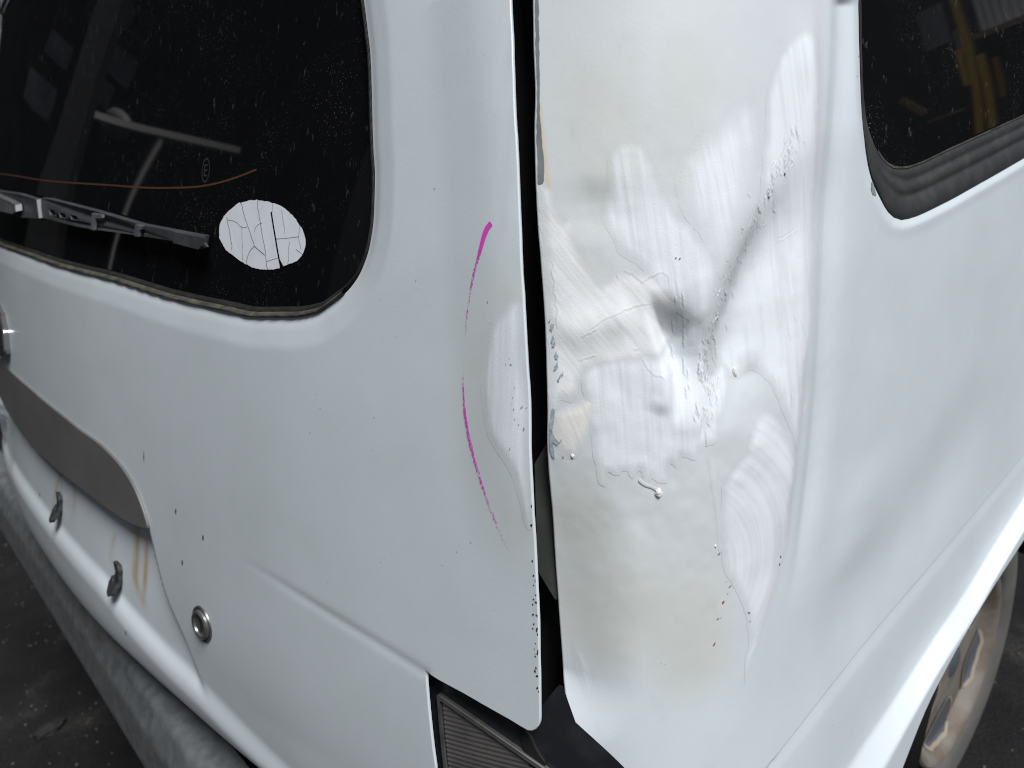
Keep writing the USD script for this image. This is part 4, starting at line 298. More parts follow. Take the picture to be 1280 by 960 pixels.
def grid_sheet(poly, ga, gb):
    """Fills the outline with a grid of small faces, its rim cells cut along the outline. -> (points in the plane, triangles)"""
    x0, y0, x1, y1 = poly.bounds
    ia = slice(max(np.searchsorted(ga, x0) - 1, 0), np.searchsorted(ga, x1) + 1); ga = ga[ia]
    ib = slice(max(np.searchsorted(gb, y0) - 1, 0), np.searchsorted(gb, y1) + 1); gb = gb[ib]
    na, nb = len(ga) - 1, len(gb) - 1
    rim = np.zeros((na, nb), bool)
    st = min(np.diff(ga).min(), np.diff(gb).min()) * .23
    for ring in [poly.exterior, *poly.interiors]:
        c = resample(np.array(ring.coords), st)
        i = np.searchsorted(ga, c[:, 0], 'right') - 1; j = np.searchsorted(gb, c[:, 1], 'right') - 1
        ok = (i >= 0) & (j >= 0) & (i < na) & (j < nb); rim[i[ok], j[ok]] = True
    ca, cb = (ga[1:] + ga[:-1]) / 2, (gb[1:] + gb[:-1]) / 2
    A, B = np.meshgrid(ca, cb, indexing='ij')
    shapely.prepare(poly)
    full = shapely.contains_xy(poly, A, B) & ~rim
    idx = np.arange((na + 1) * (nb + 1)).reshape(na + 1, nb + 1)
    i, j = np.nonzero(full)
    q = np.stack([idx[i, j], idx[i + 1, j], idx[i + 1, j + 1], idx[i, j + 1]], 1)
    GA, GB = np.meshgrid(ga, gb, indexing='ij')
    P = [np.stack([GA.ravel(), GB.ravel()], 1)]; F = [np.vstack([q[:, [0, 1, 2]], q[:, [0, 2, 3]]])]
    i, j = np.nonzero(rim); n0 = len(P[0])
    pieces = shapely.intersection(poly, shapely.box(ga[i], gb[j], ga[i + 1], gb[j + 1]))
    ev, ef = [], []
    for g in pieces:
        for h in getattr(g, 'geoms', [g]):
            if h.geom_type != 'Polygon' or h.area < 1e-12: continue
            c = np.array(h.exterior.coords)[:-1]
            if len(h.interiors) or len(c) > 4 and not h.convex_hull.area - h.area < 1e-10:
                v, f = trimesh.creation.triangulate_polygon(h, engine='earcut')
            else:
                v = c; f = np.array([(0, k, k + 1) for k in range(1, len(c) - 1)])
            ev.append(v); ef.append(np.asarray(f) + n0); n0 += len(v)
    if ev: P += [np.vstack(ev)]; F += [np.vstack(ef)]
    P, F = np.vstack(P), np.vstack(F)
    key = np.round(P * 1e6).astype(np.int64)
    use = np.zeros(len(P), bool); use[F.ravel()] = True
    _, first, inv = np.unique(key[use], axis=0, return_index=True, return_inverse=True)
    m = np.full(len(P), -1); m[np.nonzero(use)[0]] = inv.ravel()
    F = m[F]; P = P[use][first]
    F = F[(F[:, 0] != F[:, 1]) & (F[:, 1] != F[:, 2]) & (F[:, 0] != F[:, 2])]
    return P, F
def vertex_normals(v, f, toward):
    fn = np.cross(v[f[:, 1]] - v[f[:, 0]], v[f[:, 2]] - v[f[:, 0]])
    fn[np.einsum('ij,j->i', fn, toward) < 0] *= -1
    n = np.zeros_like(v)
    for k in range(3): np.add.at(n, f[:, k], fn)
    return n / np.maximum(np.linalg.norm(n, axis=1, keepdims=True), 1e-20)
def rim_strip(ring, fn3, toward, r, depth, step=.002, close=True):
    """A rolled edge of radius r along the outline, going back by depth."""
    c = resample(ring, step)
    if close: c = c[:-1]
    nxt, prv = np.roll(c, -1, 0), np.roll(c, 1, 0)
    if not close: nxt[-1] = c[-1]; prv[0] = c[0]
    t = nxt - prv; o = np.stack([t[:, 1], -t[:, 0]], 1); o /= np.maximum(np.hypot(*o.T)[:, None], 1e-9)
    if (Polygon(ring).exterior.is_ccw if close else True) is False: o = -o
    e = 3e-4
    P = fn3(c); T = fn3(c + o * e) - fn3(c - o * e); T /= np.linalg.norm(T, axis=1, keepdims=True)
    G = fn3(nxt) - fn3(prv); N = np.cross(T, G); N /= np.linalg.norm(N, axis=1, keepdims=True)
    N[(N @ toward) < 0] *= -1
    rows, nor = [], []
    for a in np.radians([0, 30, 60, 90]):
        rows.append(P + T * r * math.sin(a) - N * r * (1 - math.cos(a))); nor.append(T * math.sin(a) + N * math.cos(a))
    rows.append(P + T * r - N * (r + depth)); nor.append(T)
    n = len(c); V = np.vstack(rows); NN = np.vstack(nor); F = []
    k = np.arange(n if close else n - 1); k2 = (k + 1) % n
    for j in range(len(rows) - 1):
        a, b = j * n, (j + 1) * n
        F += [np.stack([a + k, a + k2, b + k2], 1), np.stack([a + k, b + k2, b + k], 1)]
    return V, np.vstack(F), NN, np.tile(c, (len(rows), 1))
def shell(poly, ga, gb, fn3, toward, r=.001, depth=.01, rings='all', step=.002):
    """Sheet over poly on the surface fn3 plus rolled edges. -> vertices, faces, normals, plane coordinates"""
    P, F = grid_sheet(poly, ga, gb)
    V = fn3(P); N = vertex_normals(V, F, toward)
    Vs, Fs, Ns, Ps = [V], [F], [N], [P]; n = len(V)
    if depth > 0:
        for i, ring in enumerate([poly.exterior, *poly.interiors]):
            rg = np.array(ring.coords)
            v, f, nn, p = rim_strip(rg if i == 0 else rg, fn3, toward, r, depth, step)
            if i > 0:      # a hole's rim turns towards the hole
                v, f, nn, p = rim_strip(rg, fn3, toward, -r if False else r, depth, step)
            Vs.append(v); Fs.append(f + n); Ns.append(nn); Ps.append(p); n += len(v)
    return np.vstack(Vs), np.vstack(Fs), np.vstack(Ns), np.vstack(Ps)

BACK = np.array([.25, -.95, .2]); DIAG = np.array([S2, -S2, .1]); SIDE = np.array([1., 0, 0])
def gx(off=0.):
    return lambda p: np.stack([p[:, 0], gate_base(p[:, 0], p[:, 1]) - gate_disp(p) - off, p[:, 1]], -1)
def px3(off=0.):
    if callable(off): return lambda p: panel_xyz(p[:, 0], p[:, 1], panel_base(p[:, 0], p[:, 1]) + panel_disp(p) + off(p))
    return lambda p: panel_xyz(p[:, 0], p[:, 1], panel_base(p[:, 0], p[:, 1]) + panel_disp(p) + off)
def uniform(a, b, s): return np.linspace(a, b, int(round((b - a) / s)) + 1)

# ------------------------------------------------------------------ materials
def simple(n, base, rough, metallic=0., spec=.5, noise=None, coat=0., bump=None):
    nodes = {'p': ('principled_bsdf', {'base_color': base, 'roughness': rough, 'metallic': metallic, 'specular_ior_level': spec, 'coat_weight': coat, 'coat_roughness': .06})}
    links = []
    if noise or bump:
        nodes['g'] = ('texture_coordinate', {}); 
    if noise:
        sc, c2, lo, hi = noise
        nodes['n'] = ('noise_texture', {'scale': sc, 'detail': 6.0, 'roughness': .6})
        nodes['r'] = ('rgb_ramp', {'ramp': [(lo, base), (hi, c2)]})
        links += [('g.object', 'n.vector'), ('n.fac', 'r.fac'), ('r.color', 'p.base_color')]
    if bump:
        sc, st = bump
        nodes['bn'] = ('noise_texture', {'scale': sc, 'detail': 4.0, 'roughness': .6})
        nodes['b'] = ('bump', {'strength': 1.0, 'distance': st})
        links += [('g.object', 'bn.vector'), ('bn.fac', 'b.height'), ('b.normal', 'p.normal')]
    usdkit.material(stage, '/World/Looks/' + n, nodes, links, surface='p.BSDF')

def painted(n, rough, spec, bump_scale, bump_dist, coat=0., speck=True):
    """Car paint or filler whose colour comes with the mesh; fine relief and specks of dirt on top."""
    nodes = {'a': ('attribute', {'attribute': 'col'}), 'ar': ('attribute', {'attribute': 'rgh'}), 'g': ('texture_coordinate', {}),
             'bn': ('noise_texture', {'scale': bump_scale, 'detail': 3.0, 'roughness': .6}), 'b': ('bump', {'strength': 1.0, 'distance': bump_dist}),
             'd': ('noise_texture', {'scale': 9.0, 'detail': 5.0, 'roughness': .6}), 'dr': ('rgb_ramp', {'ramp': [(.3, (.93, .935, .93)), (.62, (1, 1, 1))]}),
             's': ('voronoi_texture', {'scale': 75.0, 'randomness': 1.0}), 's2': ('noise_texture', {'scale': 11.0, 'detail': 1.0}),
             'sr': ('map_range', {'from_min': .035, 'from_max': .075, 'to_min': 1.0, 'to_max': 0.0, 'clamp': True}),
             's3': ('map_range', {'from_min': .58, 'from_max': .68, 'to_min': 0.0, 'to_max': .5, 'clamp': True}),
             'sm': ('math', {'math_type': 'multiply'}), 'm1': ('mix', {'mix_type': 'multiply', 'fac': 1.0}), 'm2': ('mix', {'color2': (.12, .10, .08)}),
             'p': ('principled_bsdf', {'roughness': rough, 'specular_ior_level': spec, 'coat_weight': coat, 'coat_roughness': .12})}
    links = [('g.object', 'bn.vector'), ('bn.fac', 'b.height'), ('b.normal', 'p.normal'), ('g.object', 'd.vector'), ('d.fac', 'dr.fac'),
             ('g.object', 's.vector'), ('g.object', 's2.vector'), ('s.distance', 'sr.value'), ('s2.fac', 's3.value'), ('sr.result', 'sm.value1'), ('s3.result', 'sm.value2'),
             ('a.color', 'm1.color1'), ('dr.color', 'm1.color2'), ('m1.color', 'm2.color1'), ('m2.color', 'p.base_color'), ('ar.fac', 'p.roughness')]
    if speck: links.append(('sm.value', 'm2.fac'))
    else: nodes['m2'][1]['fac'] = 0.0
    usdkit.material(stage, '/World/Looks/' + n, nodes, links, surface='p.BSDF')
painted('white_paint', .30, .5, 420.0, .00006, coat=.25)
painted('panel_paint', .30, .4, 420.0, .00006)
painted('filler', .6, .35, 900.0, .00012, speck=False)
simple('black_rubber', (.012, .012, .013), .55, noise=(60.0, (.03, .03, .031), .45, .75), bump=(300.0, .0002))
simple('seal_rubber', (.030, .033, .037), .5, noise=(38.0, (.055, .056, .055), .45, .75), bump=(250.0, .0003))
simple('dirty_trim', (.032, .031, .026), .7, noise=(70.0, (.11, .105, .085), .38, .78), bump=(300.0, .0002))
simple('dark_inside', (.006, .006, .007), .7)
simple('inner_flange_paint', (.028, .033, .029), .6, noise=(30.0, (.05, .055, .048), .4, .7))
simple('grey_plastic', (.105, .108, .105), .42, noise=(14.0, (.125, .127, .122), .4, .7), bump=(500.0, .00003))
simple('bumper_plastic', (.070, .077, .083), .5, noise=(55.0, (.135, .145, .152), .30, .74), bump=(420.0, .00012))
simple('lamp_black', (.016, .018, .023), .32, noise=(40.0, (.035, .037, .042), .5, .8))
simple('lamp_grey', (.075, .075, .074), .4, noise=(60.0, (.045, .045, .046), .45, .7))
simple('lamp_lens', (.085, .08, .078), .22, spec=.6, noise=(22.0, (.055, .055, .058), .4, .7))
simple('wiper_metal', (.045, .050, .058), .45, metallic=.2, noise=(50.0, (.075, .08, .09), .45, .75), bump=(600.0, .00005))
simple('wiper_pale', (.085, .09, .098), .45, metallic=.2, noise=(50.0, (.16, .16, .16), .45, .75))
simple('chrome', (.32, .32, .33), .18, metallic=.9)
simple('lock_metal', (.20, .20, .20), .35, metallic=.7, noise=(120.0, (.1, .1, .1), .4, .7))
simple('clip_metal', (.022, .023, .026), .5, noise=(120.0, (.07, .07, .07), .5, .8))
simple('sticker_white', (.70, .74, .80), .55, noise=(40.0, (.60, .64, .69), .5, .85))
simple('etch', (.03, .03, .034), .6)
simple('defrost', (.085, .035, .022), .5)
simple('bare_metal', (.135, .155, .165), .5, noise=(90.0, (.19, .21, .22), .4, .7))
simple('scraped_grey', (.27, .32, .355), .55, noise=(300.0, (.42, .46, .49), .4, .7))
simple('chip_black', (.009, .009, .010), .85)
simple('chip_grey', (.20, .23, .235), .6)
simple('rust', (.24, .13, .05), .8, noise=(150.0, (.40, .27, .14), .4, .7))
simple('filler_lump', (.70, .69, .67), .7, bump=(500.0, .0002))
simple('tyre_rubber', (.075, .074, .072), .85, noise=(8.0, (.125, .12, .112), .4, .8), bump=(160.0, .0008))
simple('rim_paint', (.160, .148, .130), .7, noise=(14.0, (.115, .092, .072), .40, .60), bump=(200.0, .0003))
simple('rim_edge', (.235, .215, .185), .6, noise=(12.0, (.28, .22, .16), .4, .75))
simple('rim_rust', (.22, .135, .085), .8, noise=(12.0, (.32, .235, .16), .4, .7), bump=(200.0, .0005))
simple('hub_cap_grey', (.062, .072, .092), .6, noise=(20.0, (.09, .10, .115), .4, .8))
simple('body_white', (.62, .65, .67), .35)

# marker pen: broken up by the paint's texture
usdkit.material(stage, '/World/Looks/pink_ink', {
    'g': ('texture_coordinate', {}), 'n': ('noise_texture', {'scale': 900.0, 'detail': 2.0}), 'a': ('attribute', {'attribute': 'col'}), 'x': ('separate_xyz', {}),
    'ad': ('math', {'math_type': 'add'}), 'r': ('map_range', {'from_min': .92, 'from_max': 1.12, 'to_min': 0.0, 'to_max': 1.0, 'clamp': True}),
    't': ('transparent_bsdf', {}), 'p': ('principled_bsdf', {'base_color': (.66, .07, .50), 'roughness': .45}), 'm': ('mix_closure', {})},
    [('g.object', 'n.vector'), ('a.color', 'x.vector'), ('n.fac', 'ad.value1'), ('x.x', 'ad.value2'), ('ad.value', 'r.value'), ('r.result', 'm.fac'), ('t.BSDF', 'm.closure1'), ('p.BSDF', 'm.closure2')], surface='m.closure')
def glass(n, dust_scale, streak, amount, tint=(.0035, .0038, .0045)):
    nodes = {'g': ('texture_coordinate', {}), 'mp': ('mapping', {'scale': streak}),
             'v': ('voronoi_texture', {'scale': dust_scale, 'randomness': 1.0}), 'vr': ('map_range', {'from_min': .06, 'from_max': .19, 'to_min': 1.0, 'to_max': 0.0, 'clamp': True}),
             'n': ('noise_texture', {'scale': 16.0, 'detail': 6.0, 'roughness': .65}), 'nr': ('map_range', {'from_min': .47, 'from_max': .72, 'to_min': 0.0, 'to_max': 1.0, 'clamp': True}),
             'st': ('noise_texture', {'scale': 1.0, 'detail': 5.0, 'roughness': .7}), 'sr': ('map_range', {'from_min': .62, 'from_max': .80, 'to_min': 0.0, 'to_max': .5, 'clamp': True}),
             'm1': ('math', {'math_type': 'multiply'}), 'm2': ('math', {'math_type': 'add'}), 'film': ('math', {'math_type': 'multiply_add', 'value2': amount * .014, 'value3': amount * .001}), 'm3': ('math', {'math_type': 'multiply_add', 'value2': amount}),
             'd': ('diffuse_bsdf', {'color': (.34, .35, .35)}),
             'p': ('principled_bsdf', {'base_color': tint, 'roughness': .03, 'specular_ior_level': .5, 'ior': 1.5}), 'mx': ('mix_closure', {})}
    links = [('g.object', 'mp.vector'), ('mp.vector', 'st.vector'), ('g.object', 'v.vector'), ('g.object', 'n.vector'), ('v.distance', 'vr.value'), ('n.fac', 'nr.value'), ('st.fac', 'sr.value'),
             ('vr.result', 'm1.value1'), ('nr.result', 'm1.value2'), ('m1.value', 'm2.value1'), ('sr.result', 'm2.value2'), ('n.fac', 'film.value1'),
             ('m2.value', 'm3.value1'), ('film.value', 'm3.value3'), ('m3.value', 'mx.fac'), ('p.BSDF', 'mx.closure1'), ('d.BSDF', 'mx.closure2')]
    usdkit.material(stage, '/World/Looks/' + n, nodes, links, surface='mx.closure')
glass('rear_glass', 330.0, (160.0, 160.0, 14.0), .42)
glass('side_glass', 420.0, (60.0, 60.0, 60.0), .55)
usdkit.material(stage, '/World/Looks/asphalt', {
    'g': ('geometry', {}), 'n1': ('noise_texture', {'scale': 5.0, 'detail': 8.0, 'roughness': .65}), 'n2': ('noise_texture', {'scale': 160.0, 'detail': 3.0, 'roughness': .7}),
    'r1': ('rgb_ramp', {'ramp': [(.3, (.005, .005, .006)), (.55, (.011, .011, .012)), (.66, (.024, .023, .022)), (.74, (.075, .07, .06))]}), 'r2': ('rgb_ramp', {'ramp': [(.3, (.5, .5, .5)), (.7, (1.6, 1.6, 1.6))]}),
    'm': ('mix', {'mix_type': 'multiply', 'fac': 1.0}), 'b': ('bump', {'strength': 1.0, 'distance': .004}), 'p': ('principled_bsdf', {'roughness': .8, 'specular_ior_level': .2})},
    [('g.position', 'n1.vector'), ('g.position', 'n2.vector'), ('n1.fac', 'r1.fac'), ('n2.fac', 'r2.fac'), ('r1.color', 'm.color1'), ('r2.color', 'm.color2'), ('m.color', 'p.base_color'), ('n2.fac', 'b.height'), ('b.normal', 'p.normal')], surface='p.BSDF')

# ------------------------------------------------------------------ ground
gs = np.concatenate([-np.geomspace(60, 4, 12), np.linspace(-3.6, 3.6, 60), np.geomspace(4, 60, 12)])
GX, GY = np.meshgrid(gs, gs, indexing='ij'); near = np.clip(1 - np.hypot(GX, GY) / 6, 0, 1)
GZ = (vnoise(GX.ravel() * 1.3, GY.ravel() * 1.3, 4).reshape(GX.shape) - .5) * .03 * near
ng = len(gs); ii = np.arange(ng * ng).reshape(ng, ng)
q = np.stack([ii[:-1, :-1].ravel(), ii[1:, :-1].ravel(), ii[1:, 1:].ravel(), ii[:-1, 1:].ravel()], 1)
gp = put('/World', 'ground', np.stack([GX.ravel(), GY.ravel(), GZ.ravel()], 1), np.vstack([q[:, :3], q[:, [0, 2, 3]]]), 'asphalt', smooth=True)
tag(stage.GetPrimAtPath(gp), 'dark worn asphalt under and around the white van', 'asphalt', kind='structure')

simple('tan_concrete', (.42, .38, .30), .8, noise=(20.0, (.30, .27, .21), .4, .7))
simple('stone', (.09, .088, .082), .85)
m_ = trimesh.creation.icosphere(3, 1.0); v = np.array(m_.vertices)
v *= (1 + 1.1 * (meshkit.fbm(v * 1.9 + 3, 3, 5) - .5))[:, None] * np.array([.022, .034, .012]); m_.vertices = v + np.array([-1.76, -.31, .008])
tag(stage.GetPrimAtPath(put_tm('/World', 'rubber_scrap', m_, 'chip_black', smooth=True)), 'small black scrap lying on the asphalt beside the rear bumper', 'scrap')
m_ = trimesh.creation.box((.12, .20, .07)).subdivide().subdivide(); v = np.array(m_.vertices); v += (meshkit.fbm(v * 18, 3, 8) - .5)[:, None] * .012; m_.vertices = v + np.array([.085, 1.60, .035])
tag(stage.GetPrimAtPath(put_tm('/World', 'concrete_block', m_, 'tan_concrete', smooth=30)), 'pale tan concrete block on the dark ground beyond the rear wheel', 'block')
rr = np.random.default_rng(21); gv, gf, n0 = [], [], 0
ico = trimesh.creation.icosphere(1, 1.0)
for i in range(420):
    x, y = (rr.uniform(-3.2, -1.0), rr.uniform(-.9, -.18)) if i < 330 else (rr.uniform(-.12, .35), rr.uniform(.75, 1.9))
    s_ = rr.uniform(.0012, .0032) * (2.0 if rr.uniform() < .05 else 1); v = np.array(ico.vertices) * (s_ * rr.uniform(.6, 1.2, 3)) + rr.normal(0, s_ * .12, (42, 3))
    gv.append(v + [x, y, float(GZ[np.argmin(abs(gs - x)), np.argmin(abs(gs - y))]) + s_ * .4]); gf.append(np.array(ico.faces) + n0); n0 += 42
tag(stage.GetPrimAtPath(put('/World', 'grit', np.vstack(gv), np.vstack(gf), 'stone', smooth=True)), 'small pale grit scattered on the dark asphalt', 'grit', kind='stuff')

# ------------------------------------------------------------------ the van
VAN = thing('white_van', 'white van seen close at its dented rear corner, patched with filler', 'van')
XC = -.98
def mirrored(c): return np.stack([2 * XC - c[:, 0], c[:, 1]], 1)

# --- rear window outline (right half measured, left half mirrored)
wr = D['window']; wr = wr[wr[:, 0] > XC]
wr = np.vstack([[(wr[0, 0] - .05, 1.62), (wr[0, 0] - .03, 1.60), (wr[0, 0] - .012, 1.53)], wr])
WIN = Polygon(np.vstack([wr, mirrored(wr)[::-1] - [.10, 0]])).buffer(0)
PAN = Polygon(np.vstack([D['pan_edge'], D['pan_bottom'][D['pan_bottom'][:, 0] > XC][::-1], [(XC, D['garnish_top'][:, 1].max())], D['garnish_top'][D['garnish_top'][:, 0] > XC]]))
LIPZ = PchipInterpolator([-1.3, -.93, -.735, -.642, -.552, -.476, -.40, -.30, -.15], [.872, .872, .866, .847, .833, .827, .816, .80, .78])
def gate_disp(p):
    x = np.where(p[:, 0] < XC, 2 * XC - p[:, 0], p[:, 0]); z = p[:, 1]; q = np.stack([x, z], 1)
    d = np.zeros(len(q))
    w = inside_depth(p, WIN, .034); w = -np.minimum(w, 0)                        # distance outside the window
    d += -.0030 * np.clip(1 - (w - .003) / .021, 0, 1) - .0012 * (1 - ss(w, .0, .010))                                         # flange falling to the glass
    k, dist, side, t = line_field(q, D['bend'], .10)                             # soft upright fold beside the window
    s = dist * side
    d[k] += .095 * .004 * np.logaddexp(0, s / .004) * (1 - ss(s, .030, .085)) * ss(t, .0, .001) * ss(q[k, 1], 1.03, 1.16)
    k, dist, side, t = line_field(q, D['char_crease'], .05)                      # pressed line that fades out to the left
    s = dist * np.sign(side)
    d[k] += ss(t, .0, .6) * (.0003 * ss(s, -.004, .003) * (1 - ss(s, .003, .05)) - .0008 * np.exp(-(s / .0038) ** 2))
    # number plate pan and the lip below it
    e = np.minimum(0, 0) + ss(-x, .40, .70)                                       # 0 at the corner, 1 in the middle
    lip = LIPZ(x)
    d += -(.002 + .12 * np.clip(z - lip, 0, .13)) * ss(inside_depth(q, PANBIG, .02), 0, .012) * ss(z, lip - .004, lip + .012)
    d += .0070 * (1 - ss(z, lip - .016, lip + .016)) * ss(-x, .20, .34) - .0
    d += -.014 * (1 - ss(z, .748, .80)) - .006 * (1 - ss(z, .746, .756))
    k, dist, side, t = line_field(q, D['gate_edge'], .02)
    bump = (vnoise(q[k, 0] * 60, q[k, 1] * 22, 21) - .5)
    d[k] += -.0012 * (1 - ss(dist, 0, .02)) * ss(q[k, 1], .95, 1.2) * bump * 2
    return d
PANBIG = Polygon(np.vstack([D['pan_edge'], [(-.476, .70), (XC - .3, .70), (XC - .3, 1.03)], D['garnish_top'][(D['garnish_top'][:, 0] > XC) & (D['garnish_top'][:, 1] > .985)] - [0, .006]])).buffer(0)
lampx = D['gate_lampside']
right = np.vstack([[(D['gate_edge'][0, 0] - .06, 1.70)], D['gate_edge'], D['gate_corner'], lampx, [(lampx[-1, 0] + .004, .80), (lampx[-1, 0] - .01, .746)]])
GATE = Polygon(np.vstack([right, mirrored(right)[::-1] - [.05, 0]]), [np.array(WIN.exterior.coords)]).buffer(-.0014)
ga = np.concatenate([np.arange(-2.02, -1.0, .012), np.arange(-1.0, -.36, .0032), np.arange(-.36, -.04, .002)]); gb = np.concatenate([np.arange(.72, 1.47, .003), np.arange(1.47, 1.72, .01)])
V, F, N, P = shell(GATE, ga, gb, gx(), BACK, r=.0011, depth=.0012, step=.003)
WHITE = np.array([.575, .630, .672]); CREAM = np.array([.545, .572, .562])
def gate_col(P):
    c = np.tile(WHITE, (len(P), 1)); x, z = P.T
    # rust runs below the plate clips
    for i, (w, am) in enumerate(((.006, .5), (.005, .4), (.0045, .45), (.007, .75), (.0055, .7), (.004, .5))):
        k, dist, side, t = line_field(P, D[f'rust{i}'], .02)
        n = vnoise(x[k] * 260, z[k] * 40, i, 3)
        m = (am * np.exp(-(dist / w) ** 2) * (.45 + .9 * ss(n, .3, .65)) * ss(t, -.01, .1) * (1 - .6 * ss(t, .6, 1)))[:, None].clip(0, 1)
        c[k] = c[k] * (1 - m) + np.array([.42, .31, .15]) * m
    # sanded, yellower area near the filler
    k, dist, side, t = line_field(P, D['filler_gate'], .05)
    m = np.zeros(len(P)); m[k] = (1 - ss(dist, 0, .045)) * .5 * ss(vnoise(x[k] * 30, z[k] * 30, 3), .25, .6)
    return c * (1 - m[:, None]) + CREAM * m[:, None]
TG = put(VAN, 'tailgate', V, F, 'white_paint', normals=N, col=gate_col(P), rough=.30 + .1 * vnoise(P[:, 0] * 14, P[:, 1] * 14, 9))
def gate_part(parent, n, poly, mat, off, depth=.0, r=.0006, step=.003, g=.003, label=None, col=None, rough=None, fn=None):
    x0, z0, x1, z1 = poly.bounds
    v, f, nn, p = shell(poly, uniform(x0 - g, x1 + g, g), uniform(z0 - g, z1 + g, g), fn or gx(off), BACK, r=r, depth=depth, step=step)
    return put(parent, n, v, f, mat, normals=nn, label=label, col=None if col is None else col(p), rough=None if rough is None else rough(p))
# --- rear window: glass, dirty lower trim and black seal
def glass_fn(off): return lambda p: np.stack([p[:, 0], gate_base(p[:, 0], p[:, 1]) + .011 - off, p[:, 1]], -1)
GL = gate_part(VAN, 'rear_window', WIN.buffer(.002), 'rear_glass', 0, g=.008, fn=glass_fn(0))
ring = WIN.difference(WIN.buffer(-.0055)); ring = max(ring.geoms, key=lambda q: q.area) if hasattr(ring, 'geoms') else ring
def seal_fn(p):
    d = inside_depth(p, WIN, .02); t = np.clip(d / .0055, 0, 1)
    return np.stack([p[:, 0], gate_base(p[:, 0], p[:, 1]) + .0085 - .0035 * np.sin(np.pi * t) - .0, p[:, 1]], -1)
gate_part(GL, 'window_seal', ring, 'black_rubber', 0, g=.0016, fn=seal_fn)
low = ring.intersection(box(-1.6, 1.1, -.262, 1.262)); low = WIN.buffer(.0022).difference(WIN.buffer(-.0025)).intersection(box(-1.62, 1.1, -.258, 1.2455))
def trim_fn(p):
    d = inside_depth(p, WIN, .02) ; t = np.clip((d + .0022) / .0047, 0, 1)
    return np.stack([p[:, 0], gate_base(p[:, 0], p[:, 1]) + .0052 - .0042 * np.sin(np.pi * t), p[:, 1]], -1)
for g_ in getattr(low, 'geoms', [low]):
    if g_.area > 1e-4: gate_part(GL, 'dirty_trim', g_, 'dirty_trim', 0, g=.0016, fn=trim_fn, label='pale dirt-caked rubber edge along the bottom of the rear window')
# sticker with its cracks
st = ragged(D['sticker'], .0010, 260, 5, .0007)
cuts = [LineString(D['sticker_tear']).buffer(.0010), Polygon([D['sticker_tear'][-1] + o for o in ((-.002, .006), (.011, -.006), (-.001, -.007))])]
for i in range(15): cuts.append(LineString(D[f'crack{i}'] + np.column_stack([(vnoise(D[f'crack{i}'][:, 0] * 300, D[f'crack{i}'][:, 1] * 300, i) - .5) * .004, np.zeros(len(D[f'crack{i}']))])).buffer(.00022 if i > 4 else .00032))
st = st.difference(shapely.union_all(cuts))
sv, sf, n0 = [], [], 0
for g_ in getattr(st, 'geoms', [st]):
    if g_.area < 1e-7: continue
    v, f = trimesh.creation.triangulate_polygon(g_, engine='earcut'); sv.append(v); sf.append(f + n0); n0 += len(v)
sv, sf = np.vstack(sv), np.vstack(sf)
V3 = glass_fn(.0004)(sv); put(GL, 'sticker', V3, sf, 'sticker_white', normals=vertex_normals(V3, sf, BACK), label='cracked white oval sticker on the rear window')
gate_part(GL, 'heater_wire', LineString(D['defrost'][D['defrost'][:, 0] > -1.7]).buffer(.0008), 'defrost', 0, g=.004, fn=glass_fn(.0003))
em = D['emark'][0]
mark = Polygon(np.array([(math.cos(a) * .0072, math.sin(a) * .0105) for a in np.linspace(0, 6.283, 33)]) + em)
mark = mark.difference(affinity.scale(mark, .86, .86))
gate_part(GL, 'glass_mark', mark, 'etch', 0, g=.003, fn=glass_fn(.0003))
tm = meshkit.text_mesh('E', .010, .0001); tv = np.array(tm.vertices); tv[:, :2] -= (tv[:, :2].max(0) + tv[:, :2].min(0)) / 2
V3 = glass_fn(.0003)(tv[:, :2] + em); V3[:, 1] -= tv[:, 2]; put(GL, 'glass_letter', V3, tm.faces, 'etch')
# wiper lying just above the glass
def slab(parent, n, poly, mat, o0, o1, label=None, g=.006, bev=.0012):
    """A thick piece with a bevelled face, following the glass from o0 to o1 metres above it."""
    face = poly.buffer(-bev)
    v, f = trimesh.creation.triangulate_polygon(poly, engine='earcut')
    a = glass_fn(o1)(v); V_, F_, N_ = [a], [f], [vertex_normals(a, f, BACK)]; k = len(a)
    for rg in [poly.exterior, *poly.interiors]:
        c = np.array(rg.coords)[:-1]; t0, b0 = glass_fn(o1)(c), glass_fn(o0)(c); m = len(c)
        for j in range(m):
            j2 = (j + 1) % m; V_.append(np.array([t0[j], t0[j2], b0[j2], b0[j]])); F_.append(np.array([(0, 1, 2), (0, 2, 3)]) + k); k += 4
            e = np.cross(t0[j2] - t0[j], b0[j] - t0[j]); e /= max(np.linalg.norm(e), 1e-12); N_.append(np.tile(e, (4, 1)))
    return put(parent, n, np.vstack(V_), np.vstack(F_), mat, normals=np.vstack(N_), label=label)
WP = slab(VAN, 'rear_wiper', Polygon(D['wiper_body'], [D[f'wiper_hole{i}'][::-1] for i in range(3)]), 'wiper_metal', .006, .012, label='broken grey rear wiper arm with three square holes')
slab(WP, 'wiper_arm', Polygon(D['wiper_arm']), 'wiper_metal', .010, .016)
slab(WP, 'wiper_pivot', Polygon(D['wiper_pivot']), 'wiper_pale', .016, .024)
slab(WP, 'wiper_spring_clip', Polygon(D['wiper_clip']), 'wiper_pale', .0122, .0150)
slab(WP, 'wiper_spring_clip', Polygon(D['wiper_clip2']), 'wiper_pale', .0122, .0155)
slab(WP, 'wiper_end', Polygon(D['wiper_end']).buffer(0), 'wiper_metal', .0125, .0142)
